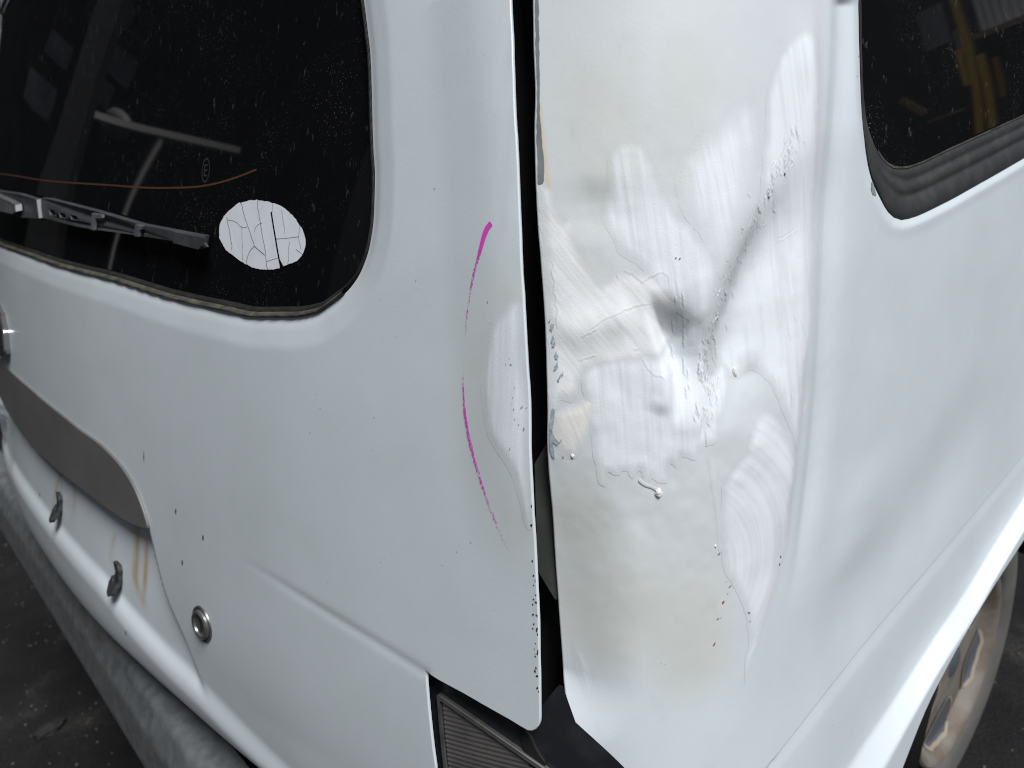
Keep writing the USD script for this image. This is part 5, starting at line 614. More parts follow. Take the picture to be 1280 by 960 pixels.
# --- number plate garnish, clips, lock, badge
gt = D['garnish_top'][D['garnish_top'][:, 0] > XC]; gbm = D['garnish_bot'][D['garnish_bot'][:, 0] > XC]
gh = np.vstack([gt, gbm]); gh = np.vstack([[(XC, gt[0, 1])], gh, [(XC, gbm[-1, 1])]])
GARN = Polygon(np.vstack([gh, mirrored(gh)[::-1][1:-1]])).buffer(0)
GARN = max(GARN.geoms, key=lambda g_: g_.area) if hasattr(GARN, 'geoms') else GARN
def garn_fn(p):
    return np.stack([p[:, 0], gate_base(p[:, 0], p[:, 1]) - .003 , p[:, 1]], -1)
gate_part(TG, 'plate_garnish', GARN, 'grey_plastic', 0, depth=.026, r=.0015, g=.01, fn=garn_fn, label='plain grey trim strip above the number plate recess')
for i in (1, 2):
    c = D[f'clip{i}'][0]
    pl = affinity.translate(Polygon([(-.006, .021), (.003, .019), (.0055, .012), (.0050, .004), (.0065, -.016), (.001, -.021), (-.007, -.012), (-.011, -.008), (-.0105, -.002), (-.0065, -.004), (-.0045, -.009), (-.001, -.006), (-.003, .002), (-.001, .008)]), c[0], c[1]); pl = affinity.scale(pl, 1.2, .82)
    fnc = lambda p: gx(0)(p) + np.array([0, -.006, 0]) - np.outer(ss(-(p[:, 1] - c[1]), .002, .016), [0, .010, 0])
    x0, z0, x1, z1 = pl.bounds
    v, f, nn, p = shell(pl, uniform(x0 - .001, x1 + .001, .0012), uniform(z0 - .001, z1 + .001, .0012), fnc, BACK, r=.0006, depth=.004, step=.001)
    put(TG, 'plate_clip', v, f, 'clip_metal', normals=nn)
for i, (x, z) in enumerate(D['pan_dots']):
    gate_part(TG, 'paint_chip', affinity.translate(affinity.scale(Polygon([(-.002, -.001), (0, -.003), (.002, .001), (0, .003)]), .8 if i else 1.3, 1.2 if i != 2 else 2.2), x, z), 'chip_black' if i != 2 else 'rust', .0003, g=.002)
lx, lz = D['lock'][0]
fr = gx(0)(np.array([[lx, lz]]))[0]; e_ = 1e-3
tx = gx(0)(np.array([[lx + e_, lz]]))[0] - gx(0)(np.array([[lx - e_, lz]]))[0]; tz = gx(0)(np.array([[lx, lz + e_]]))[0] - gx(0)(np.array([[lx, lz - e_]]))[0]
tx /= np.linalg.norm(tx); tz /= np.linalg.norm(tz); nn_ = np.cross(tx, tz); nn_ /= np.linalg.norm(nn_)
R4 = np.eye(4); R4[:3, 0], R4[:3, 1], R4[:3, 2], R4[:3, 3] = tx, np.cross(nn_, tx), nn_, fr
rv = trimesh.creation.revolve(np.array([(0, .0012), (.009, .0012), (.0105, .0022), (.0112, .0040), (.0135, .0046), (.0152, .0032), (.0158, -.001)]), sections=48); rv.apply_transform(R4)
LK = put_tm(TG, 'door_lock', rv, 'lock_metal', label='round metal key lock on the tailgate')
ks = trimesh.creation.box((.0022, .013, .0012)); ks.apply_translation((0, 0, .0016)); ks.apply_transform(R4); put_tm(LK, 'key_slot', ks, 'chip_black')
kr = trimesh.creation.revolve(np.array([(.0155, -.001), (.0165, .0012), (.0185, .0012), (.0195, -.001)]), sections=48); kr.apply_transform(R4); put_tm(LK, 'lock_ring', kr, 'lock_metal')
bp = Polygon(D['badge']).buffer(.004).buffer(-.002)
gate_part(TG, 'badge', bp, 'chrome', 0, depth=.008, r=.004, g=.004, fn=lambda p: gx(.010)(p), label='end of a dull chrome badge or handle on the tailgate')
# --- filler smear and pink marker arc on the tailgate
def streaks(P, ang, fc, fa, seed):
    if isinstance(ang, tuple):                                  # strokes along arcs about a point
        r_ = np.hypot(P[:, 0] - ang[0], P[:, 1] - ang[1]); th = np.arctan2(P[:, 1] - ang[1], P[:, 0] - ang[0])
        return vnoise(r_ * fc, th * .05 * fa, seed, 3)
    c = P[:, 0] * np.cos(ang) + P[:, 1] * np.sin(ang); a = -P[:, 0] * np.sin(ang) + P[:, 1] * np.cos(ang)
    return vnoise(c * fc, a * fa, seed, 3)
FILL = np.array([.718, .755, .812])
def filler_part(parent, n, pts, surf, off0, grid, toward, ang, paint, seed, thick=.00028, strength=.85, warm=0., amp=.0022, freq=150, label=None, feather=.004):
    poly = ragged(pts, amp, freq, seed)
    def cover(P):
        d = inside_depth(P, poly, .03); a_ = ang(P) if callable(ang) else ang
        s = streaks(P, a_, 520, 26, seed); s2 = streaks(P, a_, 160, 9, seed + 50)
        body = ss(d, 0, feather * (1 + 2 * s2))
        return d, s, s2, body
    def height(P):
        d, s, s2, body = cover(P)
        return off0 + thick * body * (.55 + .45 * s2) + .00025 * (s - .3) * body
    ga_, gb_ = grid
    v, f, nn, p = shell(poly, ga_, gb_, surf(height), toward, depth=0)
    d, s, s2, body = cover(p)
    al = np.clip(body * strength * (.68 + .8 * ss(s2, .25, .7)) * (.62 + .64 * ss(s, .3, .7)), 0, 1)
    base = paint(p); c = base * (1 - al[:, None]) + (FILL * (1 - warm) + np.array([.73, .725, .70]) * warm) * al[:, None]
    if parent == globals().get('QP'): c = crack_shade(p, c)
    return put(parent, n, v, f, 'filler', normals=nn, col=c, rough=.42 + .2 * al, label=label)
def gsurf(h): return lambda p: gx(0)(p) + h(p)[:, None] * np.array([.3, -.95, 0])
fg = np.arange(-.2, -.05, .0008), np.arange(.95, 1.35, .0012)
gpoly = Polygon(D['filler_gate']).intersection(GATE.buffer(-.0004)); gpoly = max(gpoly.geoms, key=lambda q: q.area) if hasattr(gpoly, 'geoms') else gpoly
filler_part(TG, 'filler_patch', np.array(gpoly.exterior.coords)[:-1], gsurf, .00012, fg, BACK, .06, gate_col, 31, thick=.0005, amp=.0006, label='white brushed filler smear on the edge of the tailgate')
pk = D['pink']; L = np.r_[0, np.cumsum(np.hypot(*np.diff(pk, axis=0).T))]; L /= L[-1]
wd = .66 * np.interp(L, [0, .03, .08, .16, .28, .36, .44, .50, .62, .75, .9, 1], [.0026, .0029, .0021, .0016, .0014, .0009, .0009, .0014, .0019, .0017, .0014, .0009])
de = np.interp(L, [0, .06, .10, .2, .3, .36, .43, .47, .55, .75, .9, 1], [.95, .95, .55, .46, .40, .26, .30, .50, .62, .52, .45, .3])
tp = np.gradient(pk, axis=0); tp /= np.hypot(*tp.T)[:, None]; sp = np.stack([-tp[:, 1], tp[:, 0]], 1)
rows = [pk + sp * (wd * o)[:, None] for o in (-1, -.5, 0, .5, 1)]
cap = [-1, -.5, 0, .5, 1]; V2 = np.vstack(rows); m_ = len(pk); F2 = []
for j in range(4):
    for i in range(m_ - 1): a, b = j * m_ + i, (j + 1) * m_ + i; F2 += [(a, a + 1, b + 1), (a, b + 1, b)]
dn = np.concatenate([de * s_ for s_ in (.82, 1, 1, 1, .82)])
V3 = gx(.0004)(V2); F2 = np.array(F2); put(TG, 'marker_line', V3, F2, 'pink_ink', normals=vertex_normals(V3, F2, BACK), col=np.column_stack([dn, dn, dn]), label='curved pink marker pen line drawn on the tailgate')
rr = np.random.default_rng(3)
def chip_shape(r_, s_, tall):
    """An irregular flake of two or three overlapping scraps."""
    out_ = []
    for _ in range(r_.integers(1, 4)):
        o = r_.normal(0, s_ * .7, 2) * [1, tall]
        out_.append(affinity.translate(Polygon([(math.cos(a) * s_ * r_.uniform(.25, 1.1), math.sin(a) * s_ * tall * r_.uniform(.25, 1.1)) for a in np.linspace(0, 5.7, 8)]).buffer(0), *o))
    g_ = shapely.union_all(out_); return max(g_.geoms, key=lambda q: q.area) if hasattr(g_, 'geoms') else g_
spots = []
for i, (x, z) in enumerate(D['gate_chips']):
    spots.append((x - (.0010 if i < 14 else 0), z, (.0012 if i in (0, 1) else .0007 if i < 16 else .00038) * rr.uniform(.7, 1.2), 1.6, 'chip_black' if i < 17 else 'chip_grey'))
ge = D['gate_edge']; gz_ = ge[::-1, 1]; gx_ = ge[::-1, 0]
for i in range(20):
    z = rr.normal(1.035, .016) if i < 14 else rr.uniform(.965, 1.10); spots.append((np.interp(z, gz_, gx_) - abs(rr.normal(.0013, .0008)), z, rr.uniform(.0003, .0009), rr.uniform(1.2, 2.8), 'chip_black'))
for i in range(12):                                            # blue grey scraped specks in the filler smear
    spots.append((np.interp(z := rr.normal(1.185, .014), gz_, gx_) - abs(rr.normal(.008, .0045)), z, rr.uniform(.0003, .0006), 1.8, 'scraped_grey'))
for x, z, s_, tall, mat in spots:
    g_ = affinity.translate(chip_shape(rr, s_, tall), x, z).intersection(GATE.buffer(.0006))
    for g_ in getattr(g_, 'geoms', [g_]):
        if not g_.is_empty and g_.geom_type == 'Polygon' and g_.area > 1e-7: gate_part(TG, 'paint_chip', g_, mat, .00085 if mat == 'scraped_grey' else .00025, g=.0012)

# ------------------------------------------------------------------ quarter panel
ZT = PchipInterpolator([-.05, .09, .129, .177, .231, .291, .36, .433, .521, .60, .70, .80, .92, 1.05], [.70, .744, .760, .769, .776, .784, .792, .807, .821, .828, .826, .80, .74, .62])
fm, fb = D['flare_mid'], D['flare_bot']
def by_u(a, lo, hi):
    a = a[np.argsort(a[:, 0])]; a = a[np.r_[True, np.diff(a[:, 0]) > 1e-4]]
    return PchipInterpolator(np.r_[lo[0], a[:, 0], [h[0] for h in hi]], np.r_[lo[1], a[:, 1], [h[1] for h in hi]])
ZM = by_u(fm, (0., .69), [(.72, .80), (.80, .78), (.92, .715), (1.05, .60)])
ZB = by_u(fb, (.02, .58), [(.75, .775), (.80, .76), (.92, .69), (1.05, .57)])
SW = Polygon(np.vstack([[(D['sw_out'][0, 0] + .006, 1.56)], D['sw_out'], [(.95, 1.245), (.97, 1.26), (.97, 1.56)]])).buffer(0)
SWI = Polygon(np.vstack([[(D['sw_in'][0, 0] + .004, 1.55)], D['sw_in'], [(.94, 1.272), (.955, 1.28), (.955, 1.55)]])).buffer(0)
rr = np.random.default_rng(12)
TEARS = [D[k] for k in D if k.startswith('tear')]
for i in range(120):
    t = rr.uniform(.0, 1.0); v1 = D['V1']; k_ = t * (len(v1) - 1); a = v1[int(k_)] * (1 - k_ % 1) + v1[min(int(k_) + 1, len(v1) - 1)] * (k_ % 1)
    a = a + (rr.normal(.0015, .0040) , rr.normal(0, .006)); L_ = rr.uniform(.002, .009)
    TEARS.append(np.array([a, a + (rr.normal(0, .0007), -L_ * .5), a + (rr.normal(0, .0008), -L_)]))
for i in range(14):                                             # torn filler along the pocket
    a = D['V2'][rr.integers(2, len(D['V2']))] + (rr.uniform(.004, .022), rr.uniform(-.012, .010)); L_ = rr.uniform(.004, .014)
    TEARS.append(np.array([a, a + (rr.normal(0, .0005), -L_)]))
def jag(t_, i):
    c = resample(t_, .0011); r_ = np.random.default_rng(100 + i); c[1:-1] += r_.normal(0, .00028, (len(c) - 2, 2)); return c
TEARS = [jag(t_, i) for i, t_ in enumerate(TEARS)]
def panel_disp(p):
    q = p; u, z = p[:, 0], p[:, 1]; d = np.zeros(len(p))
    def groove(line, amp, sl, sr, tin=.15, tout=.85, sharp=2):
        """Valley (amp < 0) or rib (amp > 0); sl, sr: widths on the low-u and high-u side."""
        k, dist, side, t = line_field(q, line, 3 * max(sl, sr))
        s = np.where(side * (1 if line[-1][1] < line[0][1] else -1) > 0, sr, sl)
        d[k] += amp * np.exp(-(dist / s) ** sharp) * ss(t, -.001, tin) * (1 - ss(t, tout, 1.001))
    # crest of the fold: the sheet rises to it from the left and drops away sharply on its right
    k, dist, side, t = line_field(q, D['V1'], .10)
    s = dist * side; sp = .0035 * np.logaddexp(0, (s - .001) / .0035); r_ = sp / .0180
    zz = z[k]; am = ss(zz, 1.135, 1.20) * (1 - ss(zz, 1.235, 1.315))
    d[k] += am * (.0030 * np.exp(-(s / np.where(s < 0, .030, .012)) ** 2) - .0118 * r_ * np.exp(1 - r_))
    k, dist, side, t = line_field(q, D['V2'], .06)                              # the pushed-in hollow: sharp on its left, easing off to the right
    zz = z[k]; z0, z1 = D['V2'][-1, 1], D['V2'][0, 1] + .004
    d[k] += -.0140 * np.exp(-(dist / np.where(side > 0, .0190, .0044)) ** 2) * ss(zz, z0, z0 + .046) * (1 - ss(zz, z1 - .040, z1 - .004))
    groove(D['B1'], .0022, .011, .011, .3, .75)
    groove(D['B2'], .0016, .010, .008, .3, .7)
    groove(D['Dsh'], -.0020, .019, .024, .45, .55)
    groove(D['R1'], .0040, .016, .0075, .12, .85)
    groove(D['G1'], -.0056, .0060, .013, .02, .75)
    groove(D['H1'], -.0030, .012, .010, .3, .6)
    groove(D['S1'], -.0055, .050, .055, .45, .60)
    groove(D['S2'], .0026, .024, .034, .4, .6)
    # flat falling away to the lower lip of the arch
    zt = ZT(u); zm = np.minimum(ZM(u), zt - .011)
    d += .022 * np.interp((zt - z) / (zt - zm), [-.25, 0, .12, .88, 1, 1.2], [0, .02, .10, .93, .99, 1.0]) * ss(u, .02, .08) - .004 * ss(zm - z, .002, .03) * 0
    k, dist, side, t = line_field(q, D['side_line'], .02)                       # thin pressed line along the side
    zl = np.interp(u[k], D['side_line'][::-1, 0], D['side_line'][::-1, 1]) - z[k]; d[k] += -.0011 * ss(zl, -.0004, .0008) * (1 - ss(zl, .001, .019))
    w = -np.minimum(inside_depth(q, SW, .02), 0)                                # edge rolled towards the side window
    d += -.0030 * (1 - ss(w, .001, .010)) + .0005 * np.exp(-((w - .010) / .005) ** 2)
    # hammered, uneven sheet around the dent
    zone = np.exp(-(((u - .03) / .11) ** 2 + ((z - 1.17) / .16) ** 2))
    k = np.nonzero(zone > .02)[0]
    d[k] += zone[k] * (.0032 * (vnoise(u[k] * 26, z[k] * 20, 61, 2) - .5) + .0011 * (vnoise(u[k] * 85, z[k] * 70, 62, 2) - .5))
    d += .0007 * (vnoise(u * 16, z * 9, 63, 2) - .5)
    k, dist, side, t = line_field(q, D['edge'][D['edge'][:, 1] > .985], .06)     # rounding towards the gap
    d[k] += -.0160 * (1 - ss(dist, -.012, .055)) * (1 - ss(z[k], 1.04, 1.20))
    for i, t_ in enumerate(TEARS):
        k, dist, side, t = line_field(q, t_, .004)
        sg = dist * side; a = (.17 if i < 20 else .42) * (.35 + 1.2 * vnoise(q[k, 0] * 220, q[k, 1] * 220, 5, 2))
        d[k] += a * (-.00075 * np.exp(-((sg + .0002) / .00036) ** 2) + .00075 * np.exp(-((sg - .0006) / .0005) ** 2)) * (ss(t, -.001, .15) * (1 - ss(t, .85, 1.001)))
    return d
edge = D['edge']; fbs = fb[np.argsort(fb[:, 0])]
out = np.vstack([[(edge[0, 0] + .002, 1.54)], edge, [(.012, .865), (.05, .80), (.085, .72), (.12, .655)], fbs[fbs[:, 0] > .16], [(.75, .775), (.80, .76), (.92, .69), (1.0, .61), (1.0, 1.54)]])
QUARTER = Polygon(out, [np.array(SW.exterior.coords)]).buffer(0).buffer(-.0016)
FU = np.concatenate([np.arange(-.085, .155, .0005), np.arange(.155, .30, .0022), np.arange(.30, 1.02, .006)])
FZ = np.concatenate([np.arange(.55, .70, .0022), np.arange(.70, .866, .0020), np.arange(.866, .892, .0007), np.arange(.892, 1.10, .001), np.arange(1.10, 1.31, .0007), np.arange(1.31, 1.43, .001), np.arange(1.43, 1.56, .006)])
FZ = FZ[np.r_[True, np.diff(FZ) > 2e-4]]; FU = FU[np.r_[True, np.diff(FU) > 2e-4]]
SPANEL = np.array([.592, .648, .700])
def crack_shade(P, c):  # paints the shade inside the torn cracks into the filler colour
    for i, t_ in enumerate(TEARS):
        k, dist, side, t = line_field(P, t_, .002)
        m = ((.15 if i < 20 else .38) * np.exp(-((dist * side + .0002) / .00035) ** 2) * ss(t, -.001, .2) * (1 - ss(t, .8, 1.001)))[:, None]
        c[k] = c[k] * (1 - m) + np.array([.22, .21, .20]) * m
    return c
def panel_col(P):
    u, z = P.T; c = np.tile(SPANEL, (len(P), 1))
    pil = 1 - ss(u - np.interp(z, D['Rline'][::-1, 1], D['Rline'][::-1, 0]), -.006, .004)     # sanded pillar against factory paint
    low_ = ss(z, .93, 1.05)[:, None]                                             # blends into the side colour towards the bottom
    c = c * (1 - pil[:, None]) + (np.array([.574, .612, .644]) * low_ + SPANEL * (1 - low_)) * pil[:, None]
    for cu, cz, su, sz, am in ((-.005, 1.33, .035, .06, .8), (.045, 1.32, .022, .04, .45), (-.035, 1.245, .022, .045, .8), (-.045, 1.10, .03, .04, .9), (-.035, 1.04, .045, .05, .95), (.02, 1.01, .04, .06, .9), (.05, 1.36, .02, .03, .5)):
        n = vnoise(u * 38, z * 26, int(cz * 100), 4)
        m = am * ss(np.exp(-((u - cu) / su) ** 2 - ((z - cz) / sz) ** 2) * (.65 + .7 * n), .18, .85)
        c = c * (1 - m[:, None]) + CREAM * m[:, None]
    b = ss(vnoise(u * 90, z * 70, 77, 4), .62, .78) * pil * .04
    c *= (1 - b)[:, None]
    k, dist, side, t = line_field(P, D['yellow_edge'], .006)
    m = .6 * np.exp(-(dist / .0016) ** 2); c[k] = c[k] * (1 - m[:, None]) + np.array([.62, .50, .30]) * m[:, None]
    return c
V, F, N, P = shell(QUARTER, FU, FZ, px3(0.), DIAG, r=.0016, depth=.012, step=.0015)
QP = put(VAN, 'quarter_panel', V, F, 'panel_paint', normals=N, col=panel_col(P), rough=.30 + .12 * vnoise(P[:, 0] * 20, P[:, 1] * 20, 8) + .2 * (1 - ss(P[:, 0], .11, .14)),
         label='dented rear corner panel of bare white paint, wrapping to the side')
def panel_part(parent, n, poly, mat, off, g=.0015, depth=0., r=.0006, label=None, toward=DIAG, fn=None, step=.002):
    x0, z0, x1, z1 = poly.bounds
    v, f, nn, p = shell(poly, uniform(x0 - g, x1 + g, g), uniform(z0 - g, z1 + g, g), fn or px3(off), toward, r=r, depth=depth, step=step)
    return put(parent, n, v, f, mat, normals=nn, label=label)
INQ = QUARTER.buffer(-.0003)
def clip_q(pts):
    g_ = Polygon(pts).buffer(0).intersection(INQ); g_ = max(g_.geoms, key=lambda q: q.area) if hasattr(g_, 'geoms') else g_
    return np.array(g_.exterior.coords)[:-1]
FGRID = (FU, FZ)
arc = tuple(D['arc_c'][0])
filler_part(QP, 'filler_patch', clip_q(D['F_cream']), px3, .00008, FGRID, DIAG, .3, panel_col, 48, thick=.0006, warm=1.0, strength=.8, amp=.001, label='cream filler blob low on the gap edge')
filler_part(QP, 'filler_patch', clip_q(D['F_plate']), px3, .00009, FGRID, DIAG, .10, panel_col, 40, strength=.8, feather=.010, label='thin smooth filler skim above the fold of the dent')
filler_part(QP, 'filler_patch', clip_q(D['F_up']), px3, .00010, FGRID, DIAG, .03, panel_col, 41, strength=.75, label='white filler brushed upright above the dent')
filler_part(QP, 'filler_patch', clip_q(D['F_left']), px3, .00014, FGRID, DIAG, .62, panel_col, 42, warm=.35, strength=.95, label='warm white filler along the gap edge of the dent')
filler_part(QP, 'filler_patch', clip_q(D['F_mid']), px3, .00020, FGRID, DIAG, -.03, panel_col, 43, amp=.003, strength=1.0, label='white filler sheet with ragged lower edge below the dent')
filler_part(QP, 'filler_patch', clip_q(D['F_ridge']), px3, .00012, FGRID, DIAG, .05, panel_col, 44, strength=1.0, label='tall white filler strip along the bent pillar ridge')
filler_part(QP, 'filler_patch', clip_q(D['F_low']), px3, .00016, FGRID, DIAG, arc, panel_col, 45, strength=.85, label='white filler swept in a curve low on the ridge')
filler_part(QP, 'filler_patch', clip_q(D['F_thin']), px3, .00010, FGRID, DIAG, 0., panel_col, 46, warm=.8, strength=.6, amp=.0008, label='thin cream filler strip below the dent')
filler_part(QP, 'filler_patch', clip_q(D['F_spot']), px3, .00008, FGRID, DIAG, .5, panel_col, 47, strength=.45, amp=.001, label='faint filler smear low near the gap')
panel_part(QP, 'bare_metal_strip', ragged(clip_q(D['bare_strip']), .0007, 260, 9), 'bare_metal', .0004, label='grey bare metal strip where paint flaked off the edge')
rr = np.random.default_rng(8); gsm = D['grey_smear']; ctr = np.array([gsm[gsm[:, 1] > z_][:, 0].mean() if (gsm[:, 1] > z_).any() else gsm[:, 0].mean() for z_ in np.linspace(gsm[:, 1].max() - .004, gsm[:, 1].min(), 16)])
for z_, c_ in zip(np.linspace(gsm[:, 1].max() - .004, gsm[:, 1].min(), 16), np.linspace(gsm[np.argmax(gsm[:, 1]), 0], gsm[np.argmin(gsm[:, 1]), 0], 16)):
    g_ = affinity.rotate(chip_shape(rr, rr.uniform(.0005, .0009), 2.6), -24); g_ = affinity.translate(g_, c_ + rr.normal(.0012, .0008), z_ + rr.normal(0, .0015))
    panel_part(QP, 'bare_metal_scrape', g_, 'scraped_grey', .0008, g=.0007)
panel_part(QP, 'bare_metal_smear', ragged(clip_q(D['grey_tear']), .0006, 300, 11), 'scraped_grey', .0007, g=.001, label='grey torn paint at the gap edge')
def on_panel(uv, off=0.):
    return px3(off)(np.array([uv]))[0]
for i, (c, s_) in enumerate(zip(D['lumps'][:4], (.0036, .0020, .0014, .0026))):
    m_ = trimesh.creation.icosphere(3, 1.0); v = np.array(m_.vertices)
    r_ = 1 + .5 * (meshkit.fbm(v * 2.2 + i * 7, 3, i) - .5)
    v = v * r_[:, None] * np.array([s_ * .62, s_ * .62, s_ * (.95 if i != 3 else 1.5)])
    m_.vertices = v + on_panel(c, -.0002); put_tm(QP, 'filler_lump', m_, 'filler_lump', smooth=True)
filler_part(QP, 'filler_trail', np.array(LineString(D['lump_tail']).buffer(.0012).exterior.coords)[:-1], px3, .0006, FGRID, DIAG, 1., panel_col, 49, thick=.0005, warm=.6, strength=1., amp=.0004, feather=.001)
rr = np.random.default_rng(5)
for i, (x, z) in enumerate(D['scars']):
    mat = 'chip_black' if i in (0, 3, 4) else 'rust' if 5 <= i <= 9 or i in (12, 13) else 'chip_grey'
    s_ = {0: .0011, 3: .0009, 4: .0009}.get(i, .0010) * rr.uniform(.7, 1.2)
    poly = chip_shape(rr, s_ * .75, 2.6 if i in (3, 4) else 1.1)
    panel_part(QP, 'paint_scar', affinity.translate(poly, x, z), mat, .0008, g=.0008)
for i, (x, z) in enumerate(D['dark_specks'][7:]):
    panel_part(QP, 'paint_chip', affinity.translate(Polygon([(-.0008, 0), (0, .0003), (.0009, .0002), (.0002, -.0003)]), x, z), 'chip_grey', .0006, g=.0008)
panel_part(QP, 'paint_chip', ragged(D['side_chip'], .0006, 300, 4), 'chip_grey', .0004, g=.0015, label='small grey paint chip beside the side window')
# --- side window: wide rubber seal and dirty glass
def flat_fn(off): return lambda p: panel_xyz(p[:, 0], p[:, 1], panel_base(p[:, 0], p[:, 1]) + off)
SG = panel_part(VAN, 'side_window', SWI.buffer(.004), 'side_glass', 0, g=.012, fn=flat_fn(-.010))
sring = SW.buffer(.0030).difference(SWI)
sring = max(sring.geoms, key=lambda q: q.area) if hasattr(sring, 'geoms') else sring
def sseal_fn(p):
    a = inside_depth(p, SW, .06) + .0030; b = -inside_depth(p, SWI, .06); t = np.clip(a / np.maximum(a + b, 1e-6), 0, 1); wdt = np.clip((a + b) / .02, .25, 1)
    h = .0035 * np.sin(np.pi * np.clip(t / .42, 0, 1)) ** .7 * (t < .42) + (.0030 * np.sin(np.pi * np.clip((t - .46) / .26, 0, 1)) ** .8) * (t >= .46) * (t < .72) + .0022 * np.sin(np.pi * np.clip((t - .74) / .26, 0, 1)) * (t >= .74)
    return panel_xyz(p[:, 0], p[:, 1], panel_base(p[:, 0], p[:, 1]) + (h * .65 * wdt - .0015 - .0060 * t) * 1.25)
panel_part(SG, 'rubber_seal', sring, 'seal_rubber', 0, g=.0016, fn=sseal_fn, label='thick ribbed grey rubber seal around the side window')
dl = SWI.buffer(.0008).difference(SWI.buffer(-.0007)); dl = dl.intersection(box(.2, 1.2, .9, 1.30))
for g_ in getattr(dl, 'geoms', [dl]):
    if g_.area > 2e-5: panel_part(SG, 'dirt_line', g_, 'dirty_trim', 0, g=.0016, fn=flat_fn(-.0072))

# ------------------------------------------------------------------ tail lamp, inner parts seen through the gap
def inset(off): return lambda p: np.stack([p[:, 0], gate_base(p[:, 0], p[:, 1]) - off, p[:, 1]], -1)
LP = gate_part(VAN, 'tail_lamp', Polygon(D['lamp_housing']).buffer(.002), 'lamp_black', 0, g=.004, fn=inset(-.0125), label='dark tail lamp housing below the tailgate corner')
lens = Polygon(D['lamp_lens']).buffer(-.0005)
def lens_fn(p):
    return np.stack([p[:, 0], gate_base(p[:, 0], p[:, 1]) + .0105 - .00030 * np.sin((p[:, 1] - .12 * p[:, 0]) * 2 * np.pi / .0038), p[:, 1]], -1)
x0, z0, x1, z1 = lens.bounds
v, f, nn, p = shell(lens, uniform(x0 - .002, x1 + .002, .003), uniform(z0 - .002, z1 + .002, .0007), lens_fn, BACK, depth=0)
put(LP, 'lamp_lens', v, f, 'lamp_lens', normals=nn, label='smoked ribbed lens of the tail lamp')
lr = lens.buffer(.0028, join_style=2).difference(lens.buffer(.0002)); 
gate_part(LP, 'lamp_rim', lr, 'lamp_grey', 0, g=.003, fn=inset(-.0085), depth=.003, r=.0008)
gate_part(LP, 'broken_bracket', ragged(D['lamp_black'], .002, 120, 3), 'dark_inside', 0, g=.003, fn=inset(-.0105), depth=.003)
frame = box(-.30, .70, -.052, 1.60)
gate_part(VAN, 'door_frame', frame, 'dark_inside', 0, g=.02, fn=lambda p: np.stack([p[:, 0], gate_base(p[:, 0], p[:, 1]) + .055, p[:, 1]], -1), label='black door frame behind the open gap')
panel_part(VAN, 'inner_flange', Polygon(D['inner_flange']).buffer(.002), 'inner_flange_paint', 0, g=.004, fn=flat_fn(-.017), label='dark grey green inner flange seen in the gap')

# ------------------------------------------------------------------ rear bumper
sec = np.array([(.165, .735), (.192, .735), (.204, .731), (.222, .700), (.234, .652), (.2365, .640), (.2345, .628), (.222, .585), (.20, .52), (.14, .46)])
sec = resample(sec, .006)
path = [(x, 0., 0., -1.) for x in np.linspace(-1.92, -.17, 100)] + [(-.17, 0., math.sin(a), -math.cos(a)) for a in np.linspace(.05, math.pi / 2, 24)] + [(-.17, y, 1., 0.) for y in np.linspace(.01, .22, 16)]
path = np.array(path)
V = np.array([[(a + nx * d, b + ny * d, z) for d, z in sec] for a, b, nx, ny in path]).reshape(-1, 3)
ns_ = len(sec); ii = np.arange(len(path) * ns_).reshape(len(path), ns_)
q = np.stack([ii[:-1, :-1].ravel(), ii[1:, :-1].ravel(), ii[1:, 1:].ravel(), ii[:-1, 1:].ravel()], 1)
put(VAN, 'rear_bumper', V, np.vstack([q[:, :3], q[:, [0, 2, 3]]]), 'bumper_plastic', smooth=True, label='scuffed grey plastic rear bumper with a dull worn top')

# ------------------------------------------------------------------ rear wheel
HUB = np.array([-.09, .900, .30])
def turned(profile, sections=96):
    """Turned about the axle: profile points are (radius, distance outwards)."""
    m_ = trimesh.creation.revolve(np.array(profile), sections=sections)
    v = np.array(m_.vertices); m_.vertices = np.stack([v[:, 2] + HUB[0], v[:, 0] + HUB[1], v[:, 1] + HUB[2]], 1); return m_
WH = VAN + '/' + name_of(VAN, 'rear_wheel'); UsdGeom.Xform.Define(stage, WH)
put_tm(WH, 'tyre', turned([(.178, -.15), (.190, -.015), (.20, .0), (.215, .006), (.245, .010), (.272, .004), (.286, -.012), (.291, -.018), (.300, -.03), (.302, -.09), (.30, -.155)]), 'tyre_rubber', smooth=40)
import manifold3d as mf
face = [(0, -.010), (.05, -.010), (.10, -.013), (.140, -.018), (.154, -.020), (.163, -.012), (.170, -.002), (.176, .004), (.183, .005), (.187, .002), (.186, -.006), (.176, -.03)]
RM = put_tm(WH, 'rim', turned(face, 128), 'rim_paint', smooth=40, label='dusty tan wheel rim with rusty dish and dark pockets')
def to_hub(v): return np.stack([v[:, 2] + HUB[0], v[:, 0] + HUB[1], v[:, 1] + HUB[2]], 1)
def face_at(p, off): return np.interp(np.hypot(p[:, 0], p[:, 1]), [r_ for r_, _ in face[:9]], [h_ for _, h_ in face[:9]]) + off
